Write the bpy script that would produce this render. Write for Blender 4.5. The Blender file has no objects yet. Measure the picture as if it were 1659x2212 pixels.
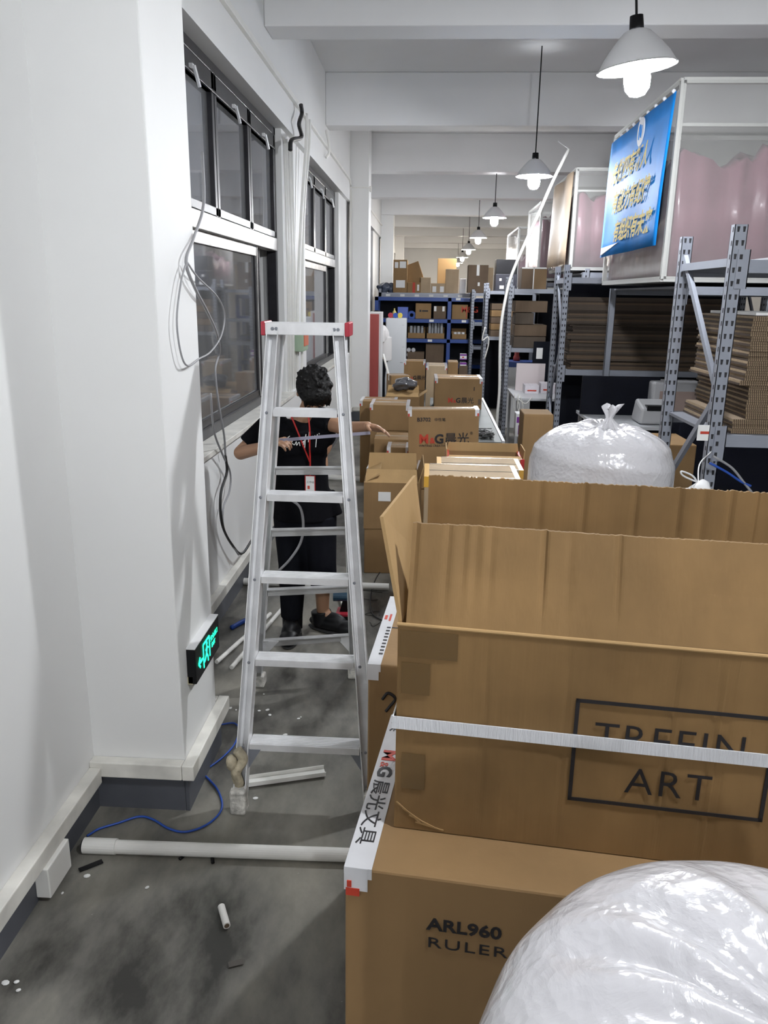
import bpy, bmesh, math, random
from mathutils import Vector, Matrix, Euler
random.seed(7)
S = bpy.context.scene
COL = S.collection
PI = math.pi

# ---------------------------------------------------------------- camera, world, exposure
F = 1690.0; CX = 829.5; CY = 1106.0; CAMH = 1.9
def _n(v): return Vector(v).normalized()
_Y = _n(((932-CX)/F, -(638-CY)/F, -1)); _Z = -_n(((738-CX)/F, -(7290-CY)/F, -1))
_Z = (_Z - _Y*_Z.dot(_Y)).normalized(); _X = _Y.cross(_Z)
RC = Matrix((_X, _Y, _Z)); CAM = Vector((0, 0, CAMH))
cd = bpy.data.cameras.new('camera'); cam = bpy.data.objects.new('camera', cd); COL.objects.link(cam)
cam.matrix_world = Matrix.Translation(CAM) @ RC.to_4x4()
cd.sensor_fit = 'HORIZONTAL'; cd.sensor_width = 36; cd.lens = F/1659*36; cd.clip_start = .02; cd.clip_end = 200
S.camera = cam
w = bpy.data.worlds.new('night'); S.world = w; w.use_nodes = True
w.node_tree.nodes['Background'].inputs[0].default_value = (.012, .014, .02, 1)
w.node_tree.nodes['Background'].inputs[1].default_value = .25
S.view_settings.view_transform = 'Standard'; S.view_settings.look = 'None'
S.view_settings.exposure = 0.0; S.view_settings.gamma = 1.0; S.view_settings.use_curve_mapping = False
BULB_POWER = 740.0          # emission strength of every pendant bulb
LAMP_Y = [-8.9, -4.0, 0.75, 4.15, 8.5, 12.85, 17.2, 21.55, 25.9, 30.25]
LAMP_X = [0.93]

def at(px, py, ax, v):
    d = RC @ _n(((px-CX)/F, -(py-CY)/F, -1)); i = 'XYZ'.index(ax); t = (v-CAM[i])/d[i]
    return CAM + d*t

# ---------------------------------------------------------------- materials
MATS = {}
def mat(name, col, rough=.6, metal=0., bump=0., bscale=40., var=0., vscale=6., spec=.5, coat=0., stretch=None, emit=None, alpha=1., trans=0., sss=0.):
    if name in MATS: return MATS[name]
    m = bpy.data.materials.new(name); m.use_nodes = True; nt = m.node_tree; b = nt.nodes['Principled BSDF']
    b.inputs['Base Color'].default_value = (*col, 1); b.inputs['Roughness'].default_value = rough; b.inputs['Metallic'].default_value = metal
    b.inputs['Specular IOR Level'].default_value = spec; b.inputs['Coat Weight'].default_value = coat; b.inputs['Coat Roughness'].default_value = .15
    b.inputs['Alpha'].default_value = alpha; b.inputs['Transmission Weight'].default_value = trans
    tc = nt.nodes.new('ShaderNodeTexCoord'); mp = nt.nodes.new('ShaderNodeMapping'); nt.links.new(tc.outputs['Object'], mp.inputs[0])
    if stretch: mp.inputs['Scale'].default_value = stretch
    if var:
        no = nt.nodes.new('ShaderNodeTexNoise'); no.inputs['Scale'].default_value = vscale; no.inputs['Detail'].default_value = 6; nt.links.new(mp.outputs[0], no.inputs[0])
        r = nt.nodes.new('ShaderNodeValToRGB'); r.color_ramp.elements[0].position = .3; r.color_ramp.elements[1].position = .7
        r.color_ramp.elements[0].color = (*[c*(1-var) for c in col], 1); r.color_ramp.elements[1].color = (*[min(1, c*(1+var*.6)) for c in col], 1)
        nt.links.new(no.outputs[0], r.inputs[0]); nt.links.new(r.outputs[0], b.inputs['Base Color'])
    if bump:
        n2 = nt.nodes.new('ShaderNodeTexNoise'); n2.inputs['Scale'].default_value = bscale; n2.inputs['Detail'].default_value = 4; nt.links.new(mp.outputs[0], n2.inputs[0])
        bp = nt.nodes.new('ShaderNodeBump'); bp.inputs['Strength'].default_value = bump; bp.inputs['Distance'].default_value = .01
        nt.links.new(n2.outputs[0], bp.inputs['Height']); nt.links.new(bp.outputs[0], b.inputs['Normal'])
    if emit:
        b.inputs['Emission Color'].default_value = (*col, 1); b.inputs['Emission Strength'].default_value = emit
    MATS[name] = m; return m
WALL = mat('white_wall_paint', (.80, .80, .79), .55, bump=.04, bscale=25, var=.03, vscale=1.5)
WALLC = mat('white_ceiling_paint', (.80, .80, .80), .8, var=.02, vscale=2)
SKIRT = mat('grey_skirting_paint', (.09, .095, .11), .5, var=.15, vscale=8)
PVC = mat('white_pvc', (.82, .81, .77), .35, var=.05, vscale=9)
PVCDIRT = mat('dusty_white_pvc', (.78, .76, .70), .45, var=.22, vscale=7)
FRAME = mat('dark_window_frame', (.022, .021, .024), .35, metal=.2, var=.3, vscale=10, spec=.4)
ALUW = mat('dusty_frame_aluminium', (.40, .39, .38), .4, metal=.3, var=.35, vscale=9)
STEEL = mat('grey_rack_steel', (.30, .32, .37), .42, metal=.15, var=.06, vscale=5)
STEELD = mat('grey_shelf_panel', (.22, .23, .26), .5, metal=.1, var=.15, vscale=5)
HOLE = mat('dark_slot', (.015, .015, .018), .7)
BLUE = mat('blue_rack_steel', (.012, .055, .26), .4, var=.1, vscale=5)
ALU = mat('worn_aluminium', (.80, .80, .81), .42, metal=.35, var=.10, vscale=14, bump=.05, bscale=60)
ALUD = mat('ribbed_aluminium', (.50, .50, .50), .45, metal=.5, var=.15, vscale=20, stretch=(1, 1, 12))
RED = mat('red_plastic', (.42, .03, .05), .35)
REDC = mat('red_cabinet_paint', (.42, .07, .06), .45, var=.05)
BLACK = mat('black_plastic', (.006, .006, .007), .45, spec=.25)
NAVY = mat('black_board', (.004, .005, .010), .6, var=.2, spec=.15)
GREYP = mat('light_grey_plastic', (.42, .42, .43), .4)
WHITEP = mat('white_plastic', (.8, .8, .8), .35)
PAPER = mat('white_paper', (.82, .82, .80), .7)
TAPEW = mat('white_printed_tape', (.70, .70, .72), .22, coat=.6, var=.05, vscale=20)
TAPEC = mat('glossy_clear_tape', (.62, .52, .40), .12, coat=1., bump=.3, bscale=60, var=.12, vscale=25)
TAPEB = mat('brown_packing_tape', (.15, .090, .035), .2, coat=.5)
TAPEY = mat('yellow_tape', (.75, .42, .06), .3, coat=.5)
INKK = mat('black_ink', (.014, .012, .014), .6); INKR = mat('red_ink', (.50, .045, .02), .6)
PURP = mat('purple_print', (.20, .03, .30), .5)
def cardboard(name, col, bumpk=.35, dark=.14):
    m = mat(name, col, .75, spec=.25); nt = m.node_tree; b = nt.nodes['Principled BSDF']
    tc = nt.nodes.new('ShaderNodeTexCoord')
    def noise(scale, st, det=4):
        mp = nt.nodes.new('ShaderNodeMapping'); mp.inputs['Scale'].default_value = st; nt.links.new(tc.outputs['Object'], mp.inputs[0])
        n = nt.nodes.new('ShaderNodeTexNoise'); n.inputs['Scale'].default_value = scale; n.inputs['Detail'].default_value = det
        nt.links.new(mp.outputs[0], n.inputs[0]); return n
    a = noise(15, (1, 1, .05)); c = noise(4, (1, 1, .7), 5)
    r = nt.nodes.new('ShaderNodeValToRGB'); r.color_ramp.elements[0].position = .35; r.color_ramp.elements[1].position = .68
    r.color_ramp.elements[0].color = (*[k*(1-dark) for k in col], 1); r.color_ramp.elements[1].color = (*[k*(1+dark*.6) for k in col], 1)
    mx = nt.nodes.new('ShaderNodeMath'); mx.operation = 'ADD'; h = nt.nodes.new('ShaderNodeMath'); h.operation = 'MULTIPLY'; h.inputs[1].default_value = .5
    k1 = nt.nodes.new('ShaderNodeMath'); k1.operation = 'MULTIPLY'; k1.inputs[1].default_value = .45; k2 = nt.nodes.new('ShaderNodeMath'); k2.operation = 'MULTIPLY'; k2.inputs[1].default_value = 1.55
    nt.links.new(a.outputs[0], k1.inputs[0]); nt.links.new(c.outputs[0], k2.inputs[0]); nt.links.new(k1.outputs[0], mx.inputs[0]); nt.links.new(k2.outputs[0], mx.inputs[1]); nt.links.new(mx.outputs[0], h.inputs[0])
    nt.links.new(h.outputs[0], r.inputs[0]); nt.links.new(r.outputs[0], b.inputs['Base Color'])
    bp = nt.nodes.new('ShaderNodeBump'); bp.inputs['Strength'].default_value = bumpk; bp.inputs['Distance'].default_value = .012
    nt.links.new(a.outputs[0], bp.inputs['Height']); nt.links.new(bp.outputs[0], b.inputs['Normal'])
    return m
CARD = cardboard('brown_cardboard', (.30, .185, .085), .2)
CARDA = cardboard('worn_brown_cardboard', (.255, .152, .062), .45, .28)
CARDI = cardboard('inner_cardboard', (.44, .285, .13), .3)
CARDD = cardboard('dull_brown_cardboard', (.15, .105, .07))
CARDP = cardboard('pale_cardboard', (.45, .34, .22))
def corr_mat():
    m = mat('corrugated_edge', (.30, .20, .12), .85); nt = m.node_tree; b = nt.nodes['Principled BSDF']
    tc = nt.nodes.new('ShaderNodeTexCoord'); wv = nt.nodes.new('ShaderNodeTexWave'); wv.inputs['Scale'].default_value = 34; wv.inputs['Distortion'].default_value = 1.5
    wv.inputs['Detail'].default_value = 2; nt.links.new(tc.outputs['Object'], wv.inputs[0])
    r = nt.nodes.new('ShaderNodeValToRGB'); r.color_ramp.elements[0].color = (.05, .03, .018, 1); r.color_ramp.elements[1].color = (.30, .22, .135, 1)
    nt.links.new(wv.outputs[0], r.inputs[0]); nt.links.new(r.outputs[0], b.inputs['Base Color']); return m
CORR = corr_mat()
def floor_mat():
    m = mat('stained_concrete', (.2, .2, .19), .42); nt = m.node_tree; b = nt.nodes['Principled BSDF']
    tc = nt.nodes.new('ShaderNodeTexCoord')
    def nz(s, d, st=(1, 1, 1)):
        mp = nt.nodes.new('ShaderNodeMapping'); mp.inputs['Scale'].default_value = st; mp.inputs['Rotation'].default_value = (0, 0, .6); nt.links.new(tc.outputs['Object'], mp.inputs[0])
        n = nt.nodes.new('ShaderNodeTexNoise'); n.inputs['Scale'].default_value = s; n.inputs['Detail'].default_value = d; n.inputs['Roughness'].default_value = .62
        nt.links.new(mp.outputs[0], n.inputs[0]); return n
    a = nz(2.4, 7, (1, .5, 1)); r = nt.nodes.new('ShaderNodeValToRGB'); e = r.color_ramp.elements
    e[0].position = .38; e[0].color = (.038, .036, .031, 1); e[1].position = .68; e[1].color = (.31, .29, .245, 1)
    k = r.color_ramp.elements.new(.5); k.color = (.165, .158, .138, 1)
    nt.links.new(a.outputs[0], r.inputs[0])
    s = nz(34, 3); r2 = nt.nodes.new('ShaderNodeValToRGB'); r2.color_ramp.elements[0].position = .74; r2.color_ramp.elements[1].position = .80
    r2.color_ramp.elements[0].color = (0, 0, 0, 1); r2.color_ramp.elements[1].color = (1, 1, 1, 1); nt.links.new(s.outputs[0], r2.inputs[0])
    mx = nt.nodes.new('ShaderNodeMix'); mx.data_type = 'RGBA'; nt.links.new(r2.outputs[0], mx.inputs[0]); nt.links.new(r.outputs[0], mx.inputs[6]); mx.inputs[7].default_value = (.42, .41, .38, 1)
    nt.links.new(mx.outputs[2], b.inputs['Base Color'])
    rr = nt.nodes.new('ShaderNodeMapRange'); rr.inputs[3].default_value = .3; rr.inputs[4].default_value = .6; nt.links.new(a.outputs[0], rr.inputs[0]); nt.links.new(rr.outputs[0], b.inputs['Roughness'])
    f = nz(60, 4); bp = nt.nodes.new('ShaderNodeBump'); bp.inputs['Strength'].default_value = .12; bp.inputs['Distance'].default_value = .004
    nt.links.new(f.outputs[0], bp.inputs['Height']); nt.links.new(bp.outputs[0], b.inputs['Normal']); return m
FLOOR = floor_mat()
def glass_mat():
    m = bpy.data.materials.new('window_glass'); m.use_nodes = True; nt = m.node_tree; nt.nodes.clear()
    o = nt.nodes.new('ShaderNodeOutputMaterial'); t = nt.nodes.new('ShaderNodeBsdfTransparent'); g = nt.nodes.new('ShaderNodeBsdfGlossy'); d = nt.nodes.new('ShaderNodeBsdfDiffuse')
    g.inputs['Roughness'].default_value = .03; g.inputs[0].default_value = (.95, .96, 1, 1); t.inputs[0].default_value = (.8, .82, .85, 1)
    fr = nt.nodes.new('ShaderNodeFresnel'); fr.inputs[0].default_value = 2.3; mx = nt.nodes.new('ShaderNodeMixShader'); m2 = nt.nodes.new('ShaderNodeMixShader')
    tc = nt.nodes.new('ShaderNodeTexCoord'); n = nt.nodes.new('ShaderNodeTexNoise'); n.inputs['Scale'].default_value = 2.5; n.inputs['Detail'].default_value = 4; nt.links.new(tc.outputs['Object'], n.inputs[0])
    mr = nt.nodes.new('ShaderNodeMapRange'); mr.inputs[3].default_value = .02; mr.inputs[4].default_value = .3; nt.links.new(n.outputs[0], mr.inputs[0])
    d.inputs[0].default_value = (.6, .6, .6, 1)
    nt.links.new(fr.outputs[0], mx.inputs[0]); nt.links.new(t.outputs[0], mx.inputs[1]); nt.links.new(g.outputs[0], mx.inputs[2])
    nt.links.new(mr.outputs[0], m2.inputs[0]); nt.links.new(mx.outputs[0], m2.inputs[1]); nt.links.new(d.outputs[0], m2.inputs[2]); nt.links.new(m2.outputs[0], o.inputs[0])
    return m
GLASS = glass_mat()
def film_mat(name, op, col=(.75, .74, .72), rough=.12, bs=3.):
    m = bpy.data.materials.new(name); m.use_nodes = True; nt = m.node_tree; nt.nodes.clear()
    o = nt.nodes.new('ShaderNodeOutputMaterial'); t = nt.nodes.new('ShaderNodeBsdfTransparent'); p = nt.nodes.new('ShaderNodeBsdfPrincipled')
    p.inputs['Base Color'].default_value = (*col, 1); p.inputs['Roughness'].default_value = rough
    mx = nt.nodes.new('ShaderNodeMixShader'); mx.inputs[0].default_value = op
    tc = nt.nodes.new('ShaderNodeTexCoord'); n = nt.nodes.new('ShaderNodeTexNoise'); n.inputs['Scale'].default_value = bs; n.inputs['Detail'].default_value = 5; nt.links.new(tc.outputs['Object'], n.inputs[0])
    bp = nt.nodes.new('ShaderNodeBump'); bp.inputs['Strength'].default_value = .6; bp.inputs['Distance'].default_value = .05; nt.links.new(n.outputs[0], bp.inputs['Height']); nt.links.new(bp.outputs[0], p.inputs['Normal'])
    nt.links.new(t.outputs[0], mx.inputs[1]); nt.links.new(p.outputs[0], mx.inputs[2]); nt.links.new(mx.outputs[0], o.inputs[0]); return m
FILM = film_mat('hazy_plastic_film', .12, (.62, .62, .60))
CLEARBAG = film_mat('clear_bag_film', .35, (.7, .7, .72), .1, 14)
PINK = mat('pink_bagged_filling', (.24, .11, .145), .35, bump=.6, bscale=7, var=.18, vscale=3, coat=.3)
def bubble_mat():
    m = mat('bubble_wrap_in_bag', (.60, .59, .61), .17, coat=.5, spec=.6); nt = m.node_tree; b = nt.nodes['Principled BSDF']
    b.inputs['Subsurface Weight'].default_value = .25; b.inputs['Subsurface Radius'].default_value = (.03, .03, .03); b.inputs['Subsurface Scale'].default_value = .5
    tc = nt.nodes.new('ShaderNodeTexCoord'); v = nt.nodes.new('ShaderNodeTexVoronoi'); v.inputs['Scale'].default_value = 75; nt.links.new(tc.outputs['Object'], v.inputs[0])
    n = nt.nodes.new('ShaderNodeTexNoise'); n.inputs['Scale'].default_value = 13; n.inputs['Detail'].default_value = 8; n.inputs['Distortion'].default_value = 1.5; nt.links.new(tc.outputs['Object'], n.inputs[0])
    a = nt.nodes.new('ShaderNodeMath'); a.operation = 'MULTIPLY_ADD'; a.inputs[1].default_value = 4.5; nt.links.new(n.outputs[0], a.inputs[0]); nt.links.new(v.outputs[0], a.inputs[2])
    bp = nt.nodes.new('ShaderNodeBump'); bp.inputs['Strength'].default_value = .4; bp.inputs['Distance'].default_value = .004
    nt.links.new(a.outputs[0], bp.inputs['Height']); nt.links.new(bp.outputs[0], b.inputs['Normal']); return m
BUBBLE = bubble_mat()
BULB = mat('glowing_bulb', (.93, .96, 1.), .5, emit=BULB_POWER)
BULBW = mat('warm_glowing_bulb', (1., .90, .78), .5, emit=BULB_POWER)
SHADE = mat('white_enamel_shade', (.75, .75, .76), .35)
SKIN = mat('tan_skin', (.36, .20, .12), .5, sss=.1); HAIR = mat('black_hair', (.004, .0035, .0035), .55, bump=.8, bscale=70, spec=.2)
SHIRTK = mat('black_cotton', (.0045, .0045, .006), .9, bump=.3, bscale=16, spec=.08); TROUS = mat('charcoal_trousers', (.0065, .007, .010), .9, bump=.4, bscale=14, spec=.08)
SHIRTW = mat('white_cotton', (.78, .76, .75), .8, bump=.2, bscale=16)
LAN = mat('red_lanyard', (.45, .012, .01), .5)
GREENE = mat('green_glow', (.02, .9, .45), .5, emit=2.2)
CABBLUE = mat('blue_cable', (.02, .08, .40), .4); CABGREY = mat('grey_cable', (.30, .30, .31), .5); CABBLK = mat('black_cable', (.02, .02, .02), .5)

# ---------------------------------------------------------------- mesh helpers
class MB:
    def __init__(s): s.v = []; s.f = []; s.m = []
    def add(s, vs, fs, mi=0):
        o = len(s.v); s.v += [tuple(v) for v in vs]; s.f += [tuple(i+o for i in f) for f in fs]; s.m += [mi]*len(fs); return s
    def box(s, a, b, M=None, mi=0):
        x0, y0, z0 = a; x1, y1, z1 = b
        vs = [Vector(p) for p in ((x0,y0,z0),(x1,y0,z0),(x1,y1,z0),(x0,y1,z0),(x0,y0,z1),(x1,y0,z1),(x1,y1,z1),(x0,y1,z1))]
        if M: vs = [M @ v for v in vs]
        return s.add(vs, [(0,3,2,1),(4,5,6,7),(0,1,5,4),(1,2,6,5),(2,3,7,6),(3,0,4,7)], mi)
    def bar(s, p, q, wx, wy, up=(0,0,1), mi=0):      # rectangular bar between two points
        p = Vector(p); q = Vector(q); d = (q-p).normalized(); u = Vector(up)
        if abs(d.dot(u)) > .98: u = Vector((0,1,0))
        a = d.cross(u).normalized(); b = a.cross(d).normalized(); vs = []
        for e in (p, q):
            for i, j in ((-1,-1),(1,-1),(1,1),(-1,1)): vs.append(e + a*(i*wx/2) + b*(j*wy/2))
        return s.add(vs, [(0,3,2,1),(4,5,6,7),(0,1,5,4),(1,2,6,5),(2,3,7,6),(3,0,4,7)], mi)
    def cone(s, p, q, r0, r1, n=20, mi=0, sx=1., caps=True, up=None):
        p = Vector(p); q = Vector(q); d = (q-p).normalized(); u = Vector(up) if up else (Vector((0,0,1)) if abs(d.z) < .9 else Vector((0,1,0)))
        a = d.cross(u).normalized(); b = a.cross(d).normalized(); vs = []
        for e, r in ((p, r0), (q, r1)):
            for k in range(n):
                t = 2*PI*k/n; vs.append(e + a*(math.cos(t)*r*sx) + b*(math.sin(t)*r))
        fs = [(k, (k+1) % n, n+(k+1) % n, n+k) for k in range(n)]
        if caps: fs += [tuple(range(n))[::-1], tuple(range(n, 2*n))]
        return s.add(vs, fs, mi)
    def ball(s, c, r, M=None, nu=16, nv=10, mi=0):
        if not hasattr(r, '__len__'): r = (r, r, r)
        vs = []; fs = []
        for i in range(nv+1):
            th = PI*i/nv
            for k in range(nu):
                ph = 2*PI*k/nu; v = Vector((math.sin(th)*math.cos(ph)*r[0], math.sin(th)*math.sin(ph)*r[1], math.cos(th)*r[2]))
                vs.append(Vector(c) + (M @ v if M else v))
        for i in range(nv):
            for k in range(nu): fs.append((i*nu+k, (i+1)*nu+k, (i+1)*nu+(k+1) % nu, i*nu+(k+1) % nu))
        return s.add(vs, fs, mi)
    def lathe(s, prof, c=(0,0,0), n=32, mi=0, fn=None):
        vs = []; fs = []
        for r, z in prof:
            for k in range(n):
                t = 2*PI*k/n; v = Vector((c[0]+r*math.cos(t), c[1]+r*math.sin(t), c[2]+z))
                vs.append(fn(v, t, r, z) if fn else v)
        for i in range(len(prof)-1):
            for k in range(n): fs.append((i*n+k, i*n+(k+1) % n, (i+1)*n+(k+1) % n, (i+1)*n+k))
        return s.add(vs, fs, mi)
    def tube(s, pts, r, n=8, mi=0, smooth=True, sub=6):
        P_ = [Vector(p) for p in pts]
        if smooth and len(P_) > 2:
            Q = []
            E_ = [P_[0]*2-P_[1]] + P_ + [P_[-1]*2-P_[-2]]
            for i in range(1, len(E_)-2):
                a, b, c, d = E_[i-1:i+3]
                for k in range(sub):
                    t = k/sub; Q.append(.5*((2*b) + (c-a)*t + (2*a-5*b+4*c-d)*t*t + (3*b-a-3*c+d)*t**3))
            Q.append(P_[-1]); P_ = Q
        vs = []; fs = []; N = len(P_); pa = None
        for i, p in enumerate(P_):
            d = (P_[min(i+1, N-1)] - P_[max(i-1, 0)]).normalized()
            if pa is None: pa = d.cross(Vector((0,0,1)) if abs(d.z) < .9 else Vector((1,0,0))).normalized()
            else: pa = (pa - d*pa.dot(d)).normalized()
            b = d.cross(pa)
            for k in range(n):
                t = 2*PI*k/n; vs.append(p + pa*(r*math.cos(t)) + b*(r*math.sin(t)))
        for i in range(N-1):
            for k in range(n): fs.append((i*n+k, i*n+(k+1) % n, (i+1)*n+(k+1) % n, (i+1)*n+k))
        fs += [tuple(range(n))[::-1], tuple(range((N-1)*n, N*n))]
        return s.add(vs, fs, mi)
    def build(s, name, mats, parent=None, smooth=False, bevel=0.):
        me = bpy.data.meshes.new(name); me.from_pydata(s.v, [], s.f); me.update()
        bm = bmesh.new(); bm.from_mesh(me); bmesh.ops.recalc_face_normals(bm, faces=bm.faces); bm.to_mesh(me); bm.free()
        if not isinstance(mats, (list, tuple)): mats = [mats]
        for m in mats: me.materials.append(m)
        if len(mats) > 1:
            for p, i in zip(me.polygons, s.m): p.material_index = i
        if smooth:
            for p in me.polygons: p.use_smooth = True
        o = bpy.data.objects.new(name, me); COL.objects.link(o)
        if parent: o.parent = parent
        if bevel:
            b = o.modifiers.new('b', 'BEVEL'); b.width = bevel; b.segments = 2; b.limit_method = 'ANGLE'
        return o
def tag(o, label=None, cat=None, group=None, kind=None):
    if label: o['label'] = label
    if cat: o['category'] = cat
    if group: o['group'] = group
    if kind: o['kind'] = kind
    return o
def thing(name, label, cat, loc=(0,0,0), rz=0., group=None, kind=None, rx=0., ry=0.):
    o = bpy.data.objects.new(name, None); COL.objects.link(o); o.location = loc; o.rotation_euler = (rx, ry, rz); o.empty_display_size = .1
    return tag(o, label, cat, group, kind)
def struct(o, label=None): tag(o, label, None, None, 'structure'); return o
def copy_tree(o, parent=None, loc=None, rz=None, label=None, group=None):
    c = o.copy(); COL.objects.link(c)
    if parent: c.parent = parent
    if loc is not None: c.location = loc
    if rz is not None: c.rotation_euler = (c.rotation_euler[0], c.rotation_euler[1], rz)
    if label: c['label'] = label
    if group: c['group'] = group
    for ch in list(o.children): copy_tree(ch, c)
    return c
def bake(o):
    dg = bpy.context.evaluated_depsgraph_get(); dg.update()
    me = bpy.data.meshes.new_from_object(o.evaluated_get(dg)); o.modifiers.clear(); o.data = me; return o
def remesh(o, vox, smooth_it=4):
    r = o.modifiers.new('r', 'REMESH'); r.mode = 'VOXEL'; r.voxel_size = vox; r.use_smooth_shade = True
    s = o.modifiers.new('s', 'SMOOTH'); s.factor = .5; s.iterations = smooth_it
    return bake(o)
def text(name, body, size, m, parent, M, bold=0., shear=0., sx=1., align='LEFT', ext=.0004, space=1.):
    cu = bpy.data.curves.new(name, 'FONT'); cu.body = body; cu.size = size; cu.extrude = ext; cu.offset = bold; cu.shear = shear; cu.align_x = align; cu.space_character = space; cu.resolution_u = 3
    t = bpy.data.objects.new(name, cu); COL.objects.link(t)
    dg = bpy.context.evaluated_depsgraph_get(); dg.update()
    me = bpy.data.meshes.new_from_object(t.evaluated_get(dg)); bpy.data.objects.remove(t)
    me.materials.clear(); me.materials.append(m)
    for v in me.vertices: v.co.x *= sx
    me.transform(M)
    o = bpy.data.objects.new(name, me); COL.objects.link(o)
    if parent: o.parent = parent
    return o
def FR(o, u, v):                 # frame: text x along u, y along v
    u = Vector(u).normalized(); v = Vector(v).normalized(); n = u.cross(v)
    M = Matrix((u, v, n)).transposed().to_4x4(); M.translation = Vector(o); return M

# ---------------------------------------------------------------- room shell
WX = -1.22
X1 = 8.0; Y0 = -10.5; Y1 = 34.0; CEIL = 4.22
struct(MB().box((-1.5, Y0, -.1), (X1, Y1, 0)).build('floor', FLOOR))
struct(MB().box((-1.6, Y0, CEIL), (X1, Y1, CEIL+.15)).build('ceiling', WALLC))
struct(MB().box((X1, Y0, 0), (X1+.2, Y1, CEIL)).build('wall_right', WALL))
struct(MB().box((-1.6, Y0-.2, 0), (X1, Y0, CEIL)).build('wall_back', WALL))
struct(MB().box((-1.6, Y1, 0), (X1, Y1+.2, CEIL)).build('wall_front', WALL))
wins = [(4.05, 6.95), (8.15, 11.08), (13.2, 17.45), (20.6, 24.2)]     # window openings along the wall
SILL, LINT = 1.04, 3.2
m = MB()
m.box((-1.6, Y0, 0), (WX, wins[0][0]-.4, CEIL))
m.box((-1.6, wins[0][0]-.4, 0), (WX, Y1, SILL))                     # wall below the sills
m.box((-1.6, wins[0][0]-.4, LINT), (WX, Y1, CEIL))                  # lintel beam and wall over it
prev = wins[0][0]-.4
for a, b in wins:
    m.box((-1.6, prev, SILL), (WX-.05, a, LINT)); prev = b
m.box((-1.6, prev, SILL), (WX-.05, Y1, LINT))
struct(m.build('wall_left', WALL))
# square columns standing against the wall
for i, (ya, yb, xx) in enumerate(((2.53, 2.97, -.872), (12.15, 12.6, -.95), (19.4, 19.9, -.93), (27, 27.5, -.95), (-7., -6.55, -.87))):
    struct(MB().box((WX-.01, ya, 0), (xx, yb, CEIL)).build('trim_%d' % (i+1), WALL, bevel=.006), 'square white column against the left wall')
for i in range(-5, 9):
    y = 6.1 + 3.3*i
    struct(MB().box((WX, y, 3.69), (X1, y+.3, CEIL)).build('trim_%d' % (20+i), WALLC, bevel=.01), 'white ceiling beam')
# windows
def window(n, a, b, split):
    r = thing('window_%d' % n, None, None, (-1.35, a, SILL)); tag(r, 'dark framed window over white sill', None, None, 'structure')
    W = b-a; Hh = LINT-SILL; T0 = 1.20; T1 = 1.30
    f = MB(); t = .06
    f.box((-.05, 0, 0), (.03, W, .07)); f.box((-.05, 0, Hh-t), (.03, W, Hh)); f.box((-.05, 0, 0), (.03, t, Hh)); f.box((-.05, W-t, 0), (.03, W, Hh))
    f.build('window_frame', FRAME, r, bevel=.004)
    MB().box((-.04, t, T0), (.045, W-t, T1)).build('transom', ALUW, r, bevel=.004)
    nU = 3; w3 = (W-2*t)/nU
    for k in range(nU):
        y0 = t + k*w3; y1 = y0+w3; z0 = T1; z1 = Hh-t; s = MB(); q = .055
        s.box((-.02, y0+.008, z0+.005), (.035, y1-.008, z0+q)); s.box((-.02, y0+.008, z1-q-.06), (.035, y1-.008, z1-.005))
        s.box((-.02, y0+.008, z0), (.035, y0+q, z1)); s.box((-.02, y1-q, z0), (.035, y1-.008, z1)); s.box((-.02, y0, z1-.115), (.045, y1, z1-.10))
        so = s.build('sash', FRAME, r, bevel=.003)
        MB().box((-.004, y0+q, z0+q), (.004, y1-q, z1-q-.06)).build('pane', GLASS, so)
        h = MB(); yc = (y0+y1)/2; h.box((.035, yc-.03, z1-.10), (.055, yc+.03, z1-.075)); h.bar((.06, yc-.02, z1-.085), (.075, yc+.02, z1-.18), .014, .014)
        h.build('handle', ALU, so)
    s = MB(); q = .05; y0 = t; y1 = split-a; z0 = .07; z1 = T0
    s.box((-.03, y0, z0), (.01, y1, z0+q)); s.box((-.03, y0, z0), (.01, y0+q, z1)); s.box((-.03, y1-q, z0), (.01, y1, z1))
    so = s.build('sliding_sash', FRAME, r, bevel=.003)
    MB().box((-.03, y0, z1-.07), (.014, y1, z1)).build('sash_rail', ALUW, so); MB().box((-.034, y1-.012, z0), (.018, y1+.004, z1)).build('edge_strip', ALUW, so)
    MB().box((-.014, y0+q, z0+q), (-.006, y1-q, z1-.07)).build('pane', GLASS, so)
    s = MB(); y0 = y1-.28; y2 = y1+.02
    s.box((-.065, y0, z0), (-.032, y0+q, z1)); s.box((-.065, y2+.25, z0), (-.032, y2+.29, z1))
    s.build('inner_sash', FRAME, r)
    MB().box((.03, -.02, -.02), (.165, W+.02, .012)).build('window_sill', PVCDIRT, r, bevel=.003)
    return r
window(1, *wins[0], 6.2); window(2, *wins[1], 10.3); window(3, *wins[2], 16.4); window(4, *wins[3], 23.)
# dark skirting
sk = MB(); zt = .13
sk.box((WX, Y0, 0), (WX+.012, 2.515, zt)); sk.box((WX, 2.516, 0), (-.873, 2.529, zt)); sk.box((-.8715, 2.516, 0), (-.858, 2.98, zt)); sk.box((WX, 2.981, 0), (WX+.012, 12.136, zt))
sk.box((WX, 12.137, 0), (-.951, 12.149, zt)); sk.box((-.949, 12.137, 0), (-.938, 12.6, zt)); sk.box((WX, 12.61, 0), (WX+.012, 19.39, zt))
struct(sk.build('baseboard_left', SKIRT))
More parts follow.
